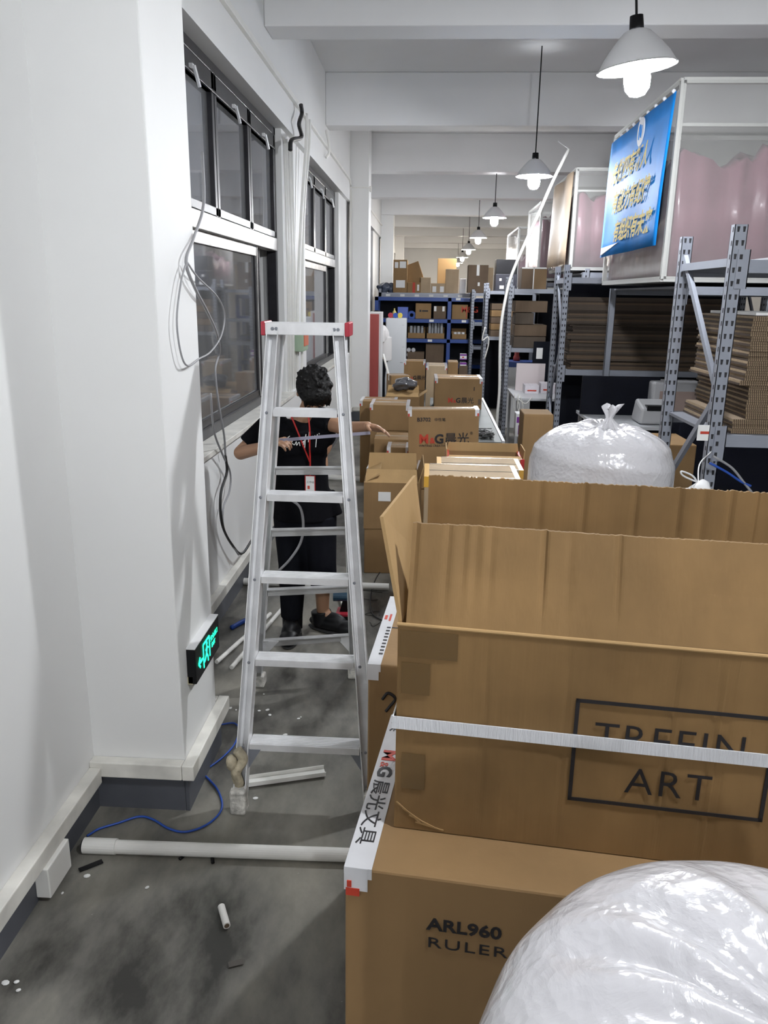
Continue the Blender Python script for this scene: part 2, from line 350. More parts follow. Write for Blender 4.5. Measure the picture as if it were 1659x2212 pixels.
# white cable trunking run along the wall foot
def duct(pts, n, h=.062, d=.045):
    m = MB()
    for (p, q, nx, ny) in pts:
        x0, x1 = sorted((p[0], q[0]+nx*d)) if nx else sorted((p[0], q[0])); y0, y1 = sorted((p[1], q[1]+ny*d)) if ny else sorted((p[1], q[1]))
        m.box((x0, y0, p[2]), (x1, y1, p[2]+h))
    return struct(m.build('trim_%d' % n, PVCDIRT, bevel=.004), 'white plastic cable trunking along the wall foot')
duct([((WX, Y0, .128), (WX, 2.484), 1, 0)], 40)
duct([((WX, 2.529, .15), (-.8725, 2.529), 0, -1), ((-.8715, 2.484, .15), (-.8715, 3.02), 1, 0), ((WX, 2.971, .15), (-.8725, 2.971), 0, 1)], 41)
duct([((WX, 3.02, .15), (WX, 12.1), 1, 0)], 42)
duct([((WX+.05, 12.149, .15), (-.9, 12.149), 0, -1)], 43)
struct(MB().box((WX+.012, 2.02, .02), (WX+.06, 2.17, .13)).build('trim_44', PVC, bevel=.004), 'short white vertical cable duct below the trunking')
struct(MB().box((WX+.012, 5.1, .02), (WX+.055, 5.2, .15)).build('trim_45', PVC, bevel=.004), 'short white vertical cable duct below the trunking')
# cable trunking high on the lintel beam
hi = MB(); hi.box((WX, 3.0, 3.455), (WX+.03, 11.95, 3.48)); hi.box((WX, 2.97, 3.49), (WX+.02, 7.6, 3.51)); hi.box((WX, 12.6, 3.45), (WX+.03, 19.4, 3.475))
hi.bar((WX+.012, 11.95, 3.47), (WX+.012, 12.15, 3.40), .02, .02); hi.box((WX, 12.13, 3.385), (-.93, 12.15, 3.40))
struct(hi.build('trim_46', PVC, bevel=.003), 'thin white cable trunking above the windows')
# white conduits on the pier between the windows
cp = MB(); X = WX-.038
for yy, r in ((7.02, .010), (7.12, .013), (7.26, .013), (7.38, .010)): cp.tube([(X, yy, 3.15), (X+.01, yy, 2.2), (X, yy+.01, .22)], r, smooth=False)
cp.tube([(WX+.03, 7.80, 3.48), (WX+.04, 7.76, 3.3), (WX, 7.60, 2.5), (X+.015, 7.46, 1.6), (X+.01, 7.44, .25)], .016)
cp.tube([(WX+.04, 7.95, 3.46), (WX+.04, 7.88, 3.2), (WX+.0, 7.72, 2.4), (X+.015, 7.58, .25)], .014)
struct(cp.build('trim_47', PVC, smooth=True), 'white conduits running down the pier')
cp = MB(); cp.box((WX, 12.11, .2), (WX+.02, 12.15, 3.4)); cp.box((-.951, 12.2, 3.35), (-.92, 12.3, 3.42))
struct(cp.build('trim_48', PVC), 'white conduit in the column corner')
cp = MB(); cp.tube([(-1.2, 9.3, 3.62), (-1.17, 9.26, 3.5), (-1.17, 9.3, 3.4), (-1.2, 9.26, 3.34)], .014)
struct(cp.build('trim_49', PVC, smooth=True), 'short white bent pipe under the beam')
bc = [at(x, y, 'X', WX+.06) for x, y in ((650, 226), (652, 245), (646, 268), (651, 296), (630, 303), (627, 324))]
tag(MB().tube(bc, .018).build('cable_end', CABBLK, smooth=True), 'black flexible cable end curling down over the white lintel', 'cable')

# ---------------------------------------------------------------- pendant lamps
def make_lamp():
    r = thing('pendant_lamp', 'x', 'lamp')
    s = MB(); prof = [(.178, 0), (.172, .012), (.15, .05), (.115, .092), (.08, .128), (.06, .148), (.045, .155)]
    s.lathe(prof, n=40); s.lathe([(a-.004, b-.001) for a, b in prof], n=40); s.lathe([(.182, -.003), (.178, .004), (.173, .0)], n=40)
    s.build('lamp_shade', SHADE, r, smooth=True)
    k = MB(); k.lathe([(.0, .215), (.03, .215), (.034, .15), (.03, .10), (0, .10)], n=16); k.build('socket', BLACK, r, smooth=True)
    b = MB(); b.lathe([(0, -.125), (.034, -.117), (.055, -.09), (.061, -.05), (.055, .0), (.036, .06), (.022, .10)], n=20); b.build('bulb', BULB, r, smooth=True)
    MB().cone((0, 0, .215), (0, 0, CEIL-3.06), .006, .006, 8).build('cord', BLACK, r)
    return r
lamp0 = make_lamp(); first = True
for ix, x in enumerate(LAMP_X):
    for iy, y in enumerate(LAMP_Y):
        o = lamp0 if first else copy_tree(lamp0)
        first = False
        o.location = (x, y, 3.06); tag(o, None, None, 'white pendant lamps in rows under the ceiling')
        if x < 2 and 3 <= iy <= 9:
            o['label'] = ['nearest white pendant lamp, with a tilted shade, above the blue banner', 'second nearest white pendant lamp, above the white curved strip', 'third white pendant lamp down the row', 'fourth white pendant lamp down the row',
                          'fifth glowing pendant lamp down the row', 'sixth glowing pendant lamp down the row', 'farthest glowing pendant lamp of the row'][iy-3]
        else: o['label'] = 'white pendant lamp hanging out of view of the row over the aisle'
        if y > 20:
            for c in o.children:
                if c.name.startswith('bulb'):
                    c.data = c.data.copy(); c.data.materials[0] = BULBW
for o in [o for o in COL.objects if o.name.startswith('pendant_lamp')]:
    if abs(o.location.y-4.15) < .1 and o.location.x < 2: o.rotation_euler = (.05, -.12, 0); o.location.z = 2.94
    elif abs(o.location.y-8.5) < .1 and o.location.x < 2: o.location.x = .99

# ---------------------------------------------------------------- cartons
def mg_logo(parent, O_, u, v, s, sub=True, ext=.0004):
    """printed stationery logo: red M, black G and two characters; s = cap height"""
    k = s/.72; o = Vector(O_); u = Vector(u).normalized(); v = Vector(v).normalized(); a = FR(o, u, v)
    text('logo_print', 'M', k, INKR, parent, a, bold=k*.03, ext=ext); text('logo_print', '&', k*.62, INKR, parent, FR(o+u*k*.86, u, v), bold=k*.02, ext=ext)
    text('logo_print', 'G', k, INKK, parent, FR(o+u*k*1.22, u, v), bold=k*.035, ext=ext)
    text('logo_print', '晨光', k*.98, INKK, parent, FR(o+u*k*2.0, u, v), bold=k*.008, ext=ext)
    if sub: text('slogan_print', 'WRITING CREATIVITY 中国制造', k*.24, INKK, parent, FR(o-v*k*.28, u, v), ext=ext)
def carton(label, x0, y0, z0, W, D, Hh, rz=0., m=None, tape='clear', tapem=None, logo=None, marks=True, rx=0., ry=0., opn=None, group='cardboard cartons stacked along the aisle', name='cardboard_carton', support=None, flap=.18):
    m = m or CARD; r = thing(name, label, 'carton', (x0, y0, z0), rz, group, rx=rx, ry=ry); t = .006
    if not opn:
        MB().box((0, 0, 0), (W, D, Hh)).build('box_body', m, r, bevel=.005)
        MB().box((W*.001, D/2-.0025, Hh-.001), (W*.999, D/2+.0025, Hh+.0012)).build('seam', HOLE, r)
    else:
        b = MB(); b.box((0, 0, 0), (W, t, Hh)); b.box((0, D-t, 0), (W, D, Hh)); b.box((0, t, 0), (t, D-t, Hh)); b.box((W-t, t, 0), (W, D-t, Hh)); b.box((t, t, 0), (W-t, D-t, t))
        b.build('box_body', m, r)
        for side, ang in opn.items():
            q = MB(); c = math.cos(ang); s_ = math.sin(ang); L = flap; g = .008
            # ang: 0 = straight up, positive = leaning outwards
            if side == 'f': q.add([(g,0,Hh),(W-g,0,Hh),(W-g*2,-L*s_,Hh+L*c),(g*2,-L*s_,Hh+L*c),(g,t,Hh),(W-g,t,Hh),(W-g*2,t*c-L*s_,Hh+L*c+t*s_),(g*2,t*c-L*s_,Hh+L*c+t*s_)], BOXF)
            if side == 'b': q.add([(g,D,Hh),(W-g,D,Hh),(W-g*2,D+L*s_,Hh+L*c),(g*2,D+L*s_,Hh+L*c),(g,D-t,Hh),(W-g,D-t,Hh),(W-g*2,D-t*c+L*s_,Hh+L*c+t*s_),(g*2,D-t*c+L*s_,Hh+L*c+t*s_)], BOXF)
            if side == 'l': q.add([(0,g,Hh),(0,D-g,Hh),(-L*s_,D-g*2,Hh+L*c),(-L*s_,g*2,Hh+L*c),(t,g,Hh),(t,D-g,Hh),(t*c-L*s_,D-g*2,Hh+L*c+t*s_),(t*c-L*s_,g*2,Hh+L*c+t*s_)], BOXF)
            if side == 'r': q.add([(W,g,Hh),(W,D-g,Hh),(W+L*s_,D-g*2,Hh+L*c),(W+L*s_,g*2,Hh+L*c),(W-t,g,Hh),(W-t,D-g,Hh),(W-t*c+L*s_,D-g*2,Hh+L*c+t*s_),(W-t*c+L*s_,g*2,Hh+L*c+t*s_)], BOXF)
            q.build('flap', CARDI if m is CARD else m, r)
    tm = tapem or TAPEC
    if tape and not opn:
        q = MB(); q.box((-.0008, D/2-.025, Hh), (W+.0008, D/2+.025, Hh+.0018)); q.box((-.0012, D/2-.025, Hh-.07), (.0, D/2+.025, Hh+.0016)); q.box((W, D/2-.025, Hh-.07), (W+.0012, D/2+.025, Hh+.0016))
        q.build('tape', tm, r)
    if tape == 'edge' or tape == 'corner':
        L = .05
        for a in (0, W):
            q = MB(); sg = -1 if a == 0 else 1
            q.box((a-.0015 if sg < 0 else a-.03, -.0018, Hh-L), (a+.03 if sg < 0 else a+.0015, .0, Hh+.0015)); q.box((a-.0015 if sg < 0 else a-.03, -.0018, Hh), (a+.03 if sg < 0 else a+.0015, D, Hh+.0022))
            q.box((a-.0018 if sg < 0 else a, -.001, Hh-.03), (a if sg < 0 else a+.0018, D, Hh+.001))
            e = q.build('edge_tape', TAPEW, r); x_ = 0 if a == 0 else W-.014
            MB().box((x_, -.003, Hh-L), (x_+.014, -.0018, Hh-.028)).build('tape_print', INKR, e)
    if logo: mg_logo(r, (logo[0]*W, -.0012, logo[1]*Hh), (1,0,0), (0,0,1), logo[2])
    if support and z0 > .06:
        a, b_ = math.cos(rz), math.sin(rz)
        s = MB().box((0, 0, 0), (W-.01, D-.01, z0-.002)).build('cardboard_carton', CARDD if m is CARDD else CARD, None, bevel=.005); s.location = (x0+.005, y0+.005, 0); s.rotation_euler = (0, 0, rz)
        tag(s, support, 'carton', group)
    return r
BOXF = [(0,1,2,3), (7,6,5,4), (0,4,5,1), (1,5,6,2), (2,6,7,3), (3,7,4,0)]

# --- big open box in front (A) on a sealed carton (B)
RA = math.radians(-6.54); A = thing('open_cardboard_box', 'large worn open cardboard box with a printed black frame, belted by a white strap', 'carton', (-.041, 1.239, .952), RA, 'large cardboard cartons in the foreground')
W, D, Hh, t = .935, .36, .405, .006
def ripple_wall(mb, x0, x1, y, z0, z1, th, amp, nx=260, nz=8, ph=0., jag=0., ax='x'):
    """sheet of board with pressed-in creases and a ragged top edge"""
    vs = []; fs = []; rnd = random.Random(int(ph*100)+5)
    cr = [(rnd.uniform(x0, x1), rnd.choice((-1, 1))*rnd.uniform(.5, 1)*amp, rnd.uniform(.003, .009)) for _ in range(int((x1-x0)*16))]
    J = [rnd.uniform(-jag, jag) for _ in range(nx+1)]
    def off(x): return abs(sum(a*math.exp(-((x-c)/w_)**2) for c, a, w_ in cr)) + amp*.4*(1+math.sin(x*17+ph))
    for side in (0, 1):
        for j in range(nz+1):
            for i in range(nx+1):
                x = x0+(x1-x0)*i/nx; z = z0+(z1-z0)*j/nz + (J[i] if j == nz else 0)
                e = math.sin(PI*j/nz)**.5 if not jag else min(1, j/nz*2.)
                yy = y + side*th + off(x)*e*.9
                vs.append((x, yy, z) if ax == 'x' else (yy, x, z))
    n = (nx+1)*(nz+1)
    for j in range(nz):
        for i in range(nx):
            a = j*(nx+1)+i; fs.append((a, a+1, a+nx+2, a+nx+1)); fs.append((n+a, n+a+nx+1, n+a+nx+2, n+a+1))
    for i in range(nx): a = nz*(nx+1)+i; fs.append((a, a+1, n+a+1, n+a)); fs.append((i, n+i, n+i+1, i+1))
    for j in range(nz): a = j*(nx+1); fs.append((a, a+nx+1, n+a+nx+1, n+a)); a += nx; fs.append((a, n+a, n+a+nx+1, a+nx+1))
    mb.add(vs, fs)
b = MB(); ripple_wall(b, 0, W, 0, 0, Hh, t, .0028, ph=1.); ripple_wall(b, 0, W, D-t, 0, Hh, t, .0012, ph=2.)
ripple_wall(b, t, D-t, 0, 0, Hh, t, .001, nx=30, ph=3., ax='y'); ripple_wall(b, t, D-t, W-t, 0, Hh, t, .001, nx=30, ph=4., ax='y'); b.box((t, t, .002), (W-t, D-t, .01))
b.build('box_body', CARDA, A)
b = MB(); b.cone((-.001, .001, Hh), (W, .001, Hh-.004), .0035, .0035, 8); b.build('fold_line', CARDI, A)
b = MB(); ripple_wall(b, .014, W-.014, 0, Hh+.002, Hh+.164, t, .005, ph=5., jag=.0006); b.v = [(v[0], v[1]+max(0, v[2]-Hh)*.36, v[2]) for v in b.v]; o = b.build('flap', CARDA, A); 
b = MB(); ripple_wall(b, .006, W-.01, D-t, Hh+.002, Hh+.182, t, .0065, ph=6.3, jag=.0016); o = b.build('flap', CARDA, A)
b = MB(); b.add([(.0, .008, Hh), (.0, D-.01, Hh), (-.026, D-.014, Hh+.182), (-.038, .022, Hh+.182), (t, .008, Hh), (t, D-.01, Hh), (t-.026, D-.014, Hh+.183), (t-.038, .022, Hh+.183)], BOXF); b.build('flap', CARDI, A)
b = MB(); b.add([(W, .008, Hh), (W, D-.01, Hh), (W+.05, D-.014, Hh+.175), (W+.05, .022, Hh+.175), (W-t, .008, Hh), (W-t, D-.01, Hh), (W+.045, D-.014, Hh+.176), (W+.045, .022, Hh+.176)], BOXF); b.build('flap', CARDI, A)
b = MB(); sz = .218-.012
b.box((-.004, -.004, sz), (W+.004, -.0018, sz+.024)); b.box((-.0065, -.004, sz), (-.004, D+.004, sz+.024)); b.box((W+.004, -.005, sz), (W+.0065, D+.004, sz+.024)); b.box((-.004, D+.0035, sz), (W+.004, D+.006, sz+.024))
tag(b.build('strap', mat('white_woven_strap', (.78, .79, .82), .5, bump=.4, bscale=300, stretch=(1, 1, .1)), A), 'white woven strap')
fy = -.0012; b = MB(); lw = .0066; x0, x1, z0, z1 = .3065, .6275, .100, .297
b.box((x0, fy, z0), (x1, fy+.001, z0+lw)); b.box((x0, fy, z1-lw), (x1, fy+.001, z1)); b.box((x0, fy, z0), (x0+lw, fy+.001, z1)); b.box((x1-lw, fy, z0), (x1, fy+.001, z1)); b.build('printed_frame', INKK, A)
text('printed_word', 'TREEIN', .071, INKK, A, FR((.340, fy, .208), (1,0,0), (0,0,1)), bold=-.0004, space=1.1)
text('printed_word', 'ART', .071, INKK, A, FR((.399, fy, .128), (1,0,0), (0,0,1)), bold=-.0004, space=1.12)
b = MB()
for (x, z, w_, h_) in ((.008, .275, .050, .06), (.012, .085, .042, .072), (.004, .345, .10, .05)): MB().box((x, fy+.0004, z), (x+w_, fy+.0010, z+h_)).build('tape', TAPEB, A)
b = MB()
for k in range(4): b.bar((.004+.012*k, -.0004, .055-.013*k), (.050+.014*k, -.0004, .014-.003*k), .0016, .0022)
b.build('torn_crease', CARDI, A)

def big_tape(parent, W, D, Hh, wt=.045):
    q = MB(); q.box((-.0014, -.0014, Hh-.02), (wt, D, Hh+.0016)); q.box((-.0018, -.0014, Hh-.012), (.0, D, Hh+.001)); q.box((-.0014, -.002, Hh-.045), (wt*.85, 0, Hh+.0014))
    return q.build('edge_tape', TAPEW, parent)
B = carton('sealed brown carton under the framed box, white printed tape along its left top edge', -.120, 1.130, .46, .80, .512, .49, math.radians(-6.3), tape=None, m=CARD, group='large cardboard cartons in the foreground', support='lower brown carton at the floor below the taped carton beside the near bubble bag')
big_tape(B, .8, .512, .49, .047)
# tape lettering runs along the left edge, read from the aisle
def tape_text(parent, Hh, y, s, ext=.0004):
    zz = Hh+.0022; o = Vector((.008, y, zz)); u = Vector((0, -1, 0)); v = Vector((1, 0, 0))
    k = s
    text('logo_print', 'M', k, INKR, parent, FR(o, u, v), bold=k*.03, sx=1.35); text('logo_print', '&', k*.62, INKR, parent, FR(o+u*k*1.15, u, v), sx=1.3)
    text('logo_print', 'G', k, INKK, parent, FR(o+u*k*1.55, u, v), bold=k*.035, sx=1.3); text('logo_print', '晨光文具', k*.95, INKK, parent, FR(o+u*k*2.75, u, v), sx=1.3)
tape_text(B, .49, .365, .040); text('logo_print', '光文具', .04, INKK, B, FR((.008, .56, .4922), (0,-1,0), (1,0,0)), sx=1.)
text('product_print', 'ARL960', .034, INKK, B, FR((.145, -.0012, .385), (1,0,0), (0,0,1)), bold=.0009, sx=1.15); text('product_print', 'RULER', .030, INKK, B, FR((.145, -.0012, .348), (1,0,0), (0,0,1)), sx=1.45, space=1.15)
q = MB(); q.box((.002, -.0035, .435), (.026, -.002, .450)); q.box((.004, -.0035, .452), (.012, -.002, .465)); q.build('tape_print', INKR, B)
Cc = carton('sealed carton behind the framed box, foil-bright printed tape on its left top edge', -.140, 1.897, .47, .62, .49, .48, math.radians(-4.2), tape=None, group='large cardboard cartons in the foreground', support='lower brown carton at the floor behind the framed box, below the carton with foil-bright tape')
big_tape(Cc, .62, .49, .48, .034)
b = MB()
for k in range(9): b.box((.020, .06+.022*k, .482), (.031, .068+.022*k, .483))
b.build('tape_print', INKK, Cc); q = MB(); q.box((.004, .30, .482), (.012, .33, .483)); q.box((.018, .29, .482), (.024, .34, .483)); q.build('tape_print', INKR, Cc)
b = MB(); b.tube([(.04, -.002, .38), (.055, -.002, .40), (.075, -.002, .385), (.06, -.002, .36), (.05, -.002, .345)], .004, 6); b.build('scribble', INKK, Cc)

# --- cartons along the aisle: (front-left px, front-right px, top px) at depth Y
def pxc(label, xl, xr, yt, Y, D, Hh, **k):
    a = at(xl, yt, 'Y', Y); c = at(xr, yt, 'Y', Y); zt = k.pop('zt', a.z)
    z0 = k.pop('z0', zt-Hh)
    return carton(label, a.x, Y, z0, abs(c.x-a.x), D, zt-z0, **k)
SUP = 'lower brown carton at the floor below '
g = pxc('open carton with a blank white sticker, topmost of the stack beside the ladder', 786, 905, 1042, 5.20, .44, .33, opn=dict(f=-.9, b=.25, l=-1.1, r=.3), flap=.12, rz=.03, support=SUP+'the open carton with a white sticker')
MB().box((.10, -.002, .20), (.185, -.0005, .265)).build('sticker', PAPER, g)
pxc('sealed carton with shiny taped ends just behind the open carton with the white sticker', 792, 908, 1012, 5.75, .36, .5, tape='edge', rz=-.03, support=SUP+'the sealed carton with shiny taped ends')
pxc('small sealed carton with a taped middle seam, in front of the tall printed carton', 836, 884, 966, 6.35, .24, .3, tape='edge', support=SUP+'the small carton with the taped seam')
pxc('plain carton with a folded lid behind the small seamed carton', 808, 884, 948, 6.75, .36, .30, support=SUP+'the carton with the folded lid', z0=.36)
pxc('plain square carton with tape on its top corners, left of the tall printed carton', 799, 884, 874, 7.30, .42, .27, tape='edge', z0=.665, support=SUP+'the square carton with taped corners')
pxc('carton with one taped corner, farthest left, touching the wall column side', 777, 856, 866, 7.95, .36, .6, tape='edge', support=SUP+'the leftmost carton', z0=.5)
p = pxc('tall upright carton with a large red and black logo and small code, leaning slightly', 886, 1040, 886, 6.10, .20, .56, z0=.40, tape='edge', ry=math.radians(-1.5), rz=.02, support=SUP+'the tall carton with the large logo')
mg_logo(p, (.085, -.0025, .372), (1,0,0), (0,0,1), .072)
text('code_print', 'B3702', .042, INKK, p, FR((.07, -.0025, .545), (1,0,0), (0,0,1)), bold=.001); text('code_print', '中性笔', .030, INKK, p, FR((.205, -.0025, .547), (1,0,0), (0,0,1))); text('logo_print', '®', .03, INKK, p, FR((.485, -.0025, .44), (1,0,0), (0,0,1)))
p = pxc('sealed carton with red and black logo lying on the grey bench, tape over its top', 940, 1043, 817, 8.30, .46, .3, z0=.742, tape='edge', rz=.02)
mg_logo(p, (.14, -.0025, .07), (1,0,0), (0,0,1), .05, sub=False); text('code_print', '1', .05, INKK, p, FR((.40, -.0025, .20), (1,0,0), (0,0,1)), bold=.002); MB().box((.46, -.002, .05), (.49, -.001, .11)).build('sticker', CARDD, p)
pxc('carton with white corner tape and a lifted flap, behind the carton on the bench', 921, 966, 790, 10.1, .5, .5, tape='edge', z0=.5, support=SUP+'the carton with the lifted flap', m=CARDP)
pxc('brown carton standing right of the carton with the lifted flap', 968, 990, 782, 11.0, .4, .5, z0=.45, support=SUP+'the brown carton right of the lifted flap')
p = pxc('small far carton with red and black logo in front of the blue rack', 873, 919, 780, 11.6, .4, .4, tape='edge', z0=.55, support=SUP+'the small far logo carton')
mg_logo(p, (.05, -.0025, .16), (1,0,0), (0,0,1), .05, sub=False)
p = pxc('square brown carton turned at an angle beside the red cabinet', 845, 888, 812, 9.9, .3, .3, rz=.25, tape='clear', z0=.55, support=SUP+'the angled square carton', m=CARD)
MB().box((.06, -.002, .12), (.11, -.001, .135)).build('printed_mark', INKK, p)
pxc('open carton with dark plastic inside, behind the two-carton row', 832, 906, 856, 8.75, .3, .3, tape=None, z0=.5, opn=dict(b=.5, r=1.0, f=-1.2), flap=.10, support=SUP+'the open carton with dark plastic')
b = MB(); fn = random.Random(3)
def crump(cx, cy, cz, rx, ry, rz_, n, mt, name, label, cat, seed=1, amp=.25, group=None, parent=None):
    rr = random.Random(seed); k = [(rr.uniform(-1, 1), rr.uniform(-1, 1), rr.uniform(-1, 1), rr.uniform(2, 7), rr.uniform(0, 6)) for _ in range(7)]
    m = MB(); m.ball((0,0,0), (rx, ry, rz_), nu=n, nv=n//2)
    m.v = [tuple(Vector(v)*(1+amp*sum(math.sin((a*v[0]/rx+b_*v[1]/ry+c*v[2]/rz_)*f+p) for a, b_, c, f, p in k)/4)) for v in m.v]
    o = m.build(name, mt, parent, smooth=True); o.location = (cx, cy, cz)
    if label: tag(o, label, cat, group)
    return o
crump(-.25, 8.9, .93, .13, .12, .06, 24, mat('dark_plastic_film', (.08, .08, .09), .15, coat=.8), 'plastic_sheet', 'crumpled dark plastic sheet on the open carton behind the square carton', 'plastic sheet', 5, .5)
pxc('carton with red printed tape and an open lid, behind the yellow-taped pair', 964, 1133, 990, 4.36, .24, .4, z0=.62, opn=dict(f=-1.35, b=.05, l=.05, r=.1), flap=.05, support=SUP+'the red-taped open carton')
for xx, lab in ((964, 'l'), (1126, 'r')):
    a = at(xx, 990, 'Y', 4.352); 
a = at(964, 990, 'Y', 4.35); c = at(1133, 990, 'Y', 4.35)
rt = [o for o in COL.objects if o.get('label', '').startswith('carton with red printed')][0]; Wt = c.x-a.x; Ht = a.z-.62
for x_ in (-.002, Wt-.02): tag(MB().box((x_, -.002, Ht-.06), (x_+.022, .24, Ht+.002)).build('edge_tape', mat('red_tape', (.55, .03, .03), .25, coat=.5), rt), 'red printed tape')
MB().box((.025, -.003, Ht-.03), (Wt-.025, .012, Ht+.0015)).build('top_tape', TAPEC, rt); MB().box((.09, -.005, Ht-.05), (.13, -.0032, Ht+.003)).build('sticker', PAPER, rt)
for i, (xl, xr, yt, Y, lab) in enumerate(((945, 1131, 1012, 3.98, 'slim pale carton with yellow tape ends, behind its twin'), (917, 1124, 1030, 3.62, 'slim pale carton with yellow tape ends, just behind the framed box'))):
    p = pxc(lab, xl, xr, yt, Y, .30, .4, z0=.62, m=CARDP, tape=None, support=SUP + ('the farther yellow-taped carton' if i == 0 else 'the nearer yellow-taped carton'))
    a = at(xl, yt, 'Y', Y); c = at(xr, yt, 'Y', Y); Wt = c.x-a.x; Ht = a.z-.62
    for x_ in (-.002, Wt-.022): tag(MB().box((x_, -.002, Ht-.05), (x_+.024, .30, Ht+.002)).build('edge_tape', TAPEY, p), 'yellow tape')
    for y_ in (-.003, .288): MB().box((.024, y_, Ht-.02), (Wt-.024, y_+.015, Ht+.0025)).build('top_tape', TAPEC, p)
# grey bench the logo carton stands on
bn = thing('work_bench', 'grey topped bench between the cartons and the steel racks', 'bench', (.02, 6.45, 0))
MB().box((0, 0, .70), (.60, 2.85, .735)).build('bench_top', mat('grey_bench_top', (.12, .13, .125), .55, var=.15), bn); MB().box((.60, 0, .69), (.625, 2.85, .745)).build('edge_strip', GREYP, bn)
for x in (.03, .55):
    for y in (.03, 2.77): MB().box((x, y, 0), (x+.04, y+.04, .70)).build('leg', STEEL, bn)
b = MB(); rr = random.Random(9)
for k in range(14): b.tube([(.45+rr.uniform(-.1, .12), 6.6+rr.uniform(-.05, .3), .75+rr.uniform(0, .03)) for _ in range(6)], .004, 5)
tag(b.build('cable_tangle', CABBLK, smooth=True), 'tangle of dark cables on the near end of the grey bench', 'cables', None, 'stuff')

# ---------------------------------------------------------------- flattened carton stacks
def sheet_proto(Wd, Dp, th, m):
    b = MB(); b.box((0, 0, 0), (Wd, Dp, th*.46)); b.box((.004, .003, th*.5), (Wd-.003, Dp-.004, th*.96)); return b.build('flattened_carton', m)
def stack(proto, x, y, z, n, th, label, group, jx=.02, jy=.015, seed=1, blocks=(), rz=0., mats_=None):
    rr = random.Random(seed); ox = 0; oy = 0
    for k in range(n):
        o = proto if k == 0 else proto.copy()
        if k: COL.objects.link(o)
        if mats_: o.material_slots[0].link = 'OBJECT'; o.material_slots[0].material = rr.choice(mats_)
        if rr.random() < .3 or k in blocks: ox = rr.uniform(-jx, jx); oy = rr.uniform(-jy, jy)
        o.location = (x+ox+rr.uniform(-.004, .004), y+oy+rr.uniform(-.004, .004), z+k*th); o.rotation_euler = (0, 0, rz+rr.uniform(-.008, .008)); tag(o, label, 'flattened carton', group)

# ---------------------------------------------------------------- steel racks
def upright(parent, x, y, h, face='y', wd=.055, dp=.045, m=STEEL, slots=True, z0=0):
    b = MB(); b.box((x, y, z0), (x+wd, y+.003, h)); b.box((x, y, z0), (x+.003, y+dp, h)); b.box((x+wd-.003, y, z0), (x+wd, y+dp, h)); b.box((x, y+dp-.003, z0), (x+.014, y+dp, h)); b.box((x+wd-.014, y+dp-.003, z0), (x+wd, y+dp, h))
    if slots:
        z = z0+.03
        while z < h-.03:
            for dx in (.010, .034): b.add([(x+dx, y-.0006, z+.022), (x+dx+.012, y-.0006, z+.022), (x+dx+.010, y-.0006, z), (x+dx+.002, y-.0006, z), (x+dx, y+.001, z+.022), (x+dx+.012, y+.001, z+.022), (x+dx+.010, y+.001, z), (x+dx+.002, y+.001, z)], BOXF, 1)
            b.box((x-.0006, y+.012, z), (x+.001, y+.022, z+.02), mi=1)
            z += .055
    return b.build('upright', [m, HOLE], parent)
def beam(parent, x0, x1, y, z, m=STEEL, h=.055, conn=True):
    b = MB(); b.box((x0, y, z-h), (x1, y+.03, z)); b.box((x0, y-.002, z-h), (x1, y+.0, z-h*.62)); 
    o = b.build('beam', m, parent, bevel=.003)
    if conn:
        c = MB(); c.box((x0-.03, y-.006, z-.12), (x0+.022, y-.002, z+.04)); c.box((x0+.018, y-.006, z-.12), (x0+.022, y+.028, z+.04))
        for k in range(3): c.box((x0-.022, y-.0075, z-.10+.05*k), (x0-.010, y-.006, z-.08+.05*k), mi=1)
        c.build('connector', [m, HOLE], o)
    return o
def rack(label, x0, x1, y0, y1, h, levels, m=STEEL, brace=True, name='steel_rack', slots=True, group='steel racks along the aisle', pan=STEELD, low=None):
    r = thing(name, label, 'rack', (x0, y0, 0), 0, group)
    W = x1-x0; D = y1-y0
    for x in (0, W-.055):
        upright(r, x, 0, h, slots=slots, m=m); upright(r, x, D-.045, h, slots=slots, m=m)
        if brace:
            b = MB(); xx = x+.0275
            z = .25; k = 0
            while z+.62 < h:
                if k % 2 == 0: b.bar((xx, .03, z), (xx, D-.03, z+.62), .03, .02, up=(1,0,0))
                else: b.bar((xx, D-.03, z), (xx, .03, z+.62), .03, .02, up=(1,0,0))
                z += .62; k += 1
            b.bar((xx, .03, .12), (xx, D-.03, .12), .03, .02, up=(1,0,0)); b.bar((xx, .03, h-.15), (xx, D-.03, h-.15), .035, .03, up=(1,0,0))
            b.build('side_brace', m, r)
    for z in levels:
        beam(r, .055, W-.055, 0, z, m); beam(r, .055, W-.055, D-.03, z, m, conn=False)
        MB().box((.03, .03, z-.014), (W-.03, D-.03, z)).build('shelf_panel', pan, r)
    return r
# nearest rack
rack('nearest grey perforated steel rack, with thick flattened cartons on its lower shelf', 1.262, 3.10, 3.56, 4.32, 2.205, (2.065, 1.315, .55))
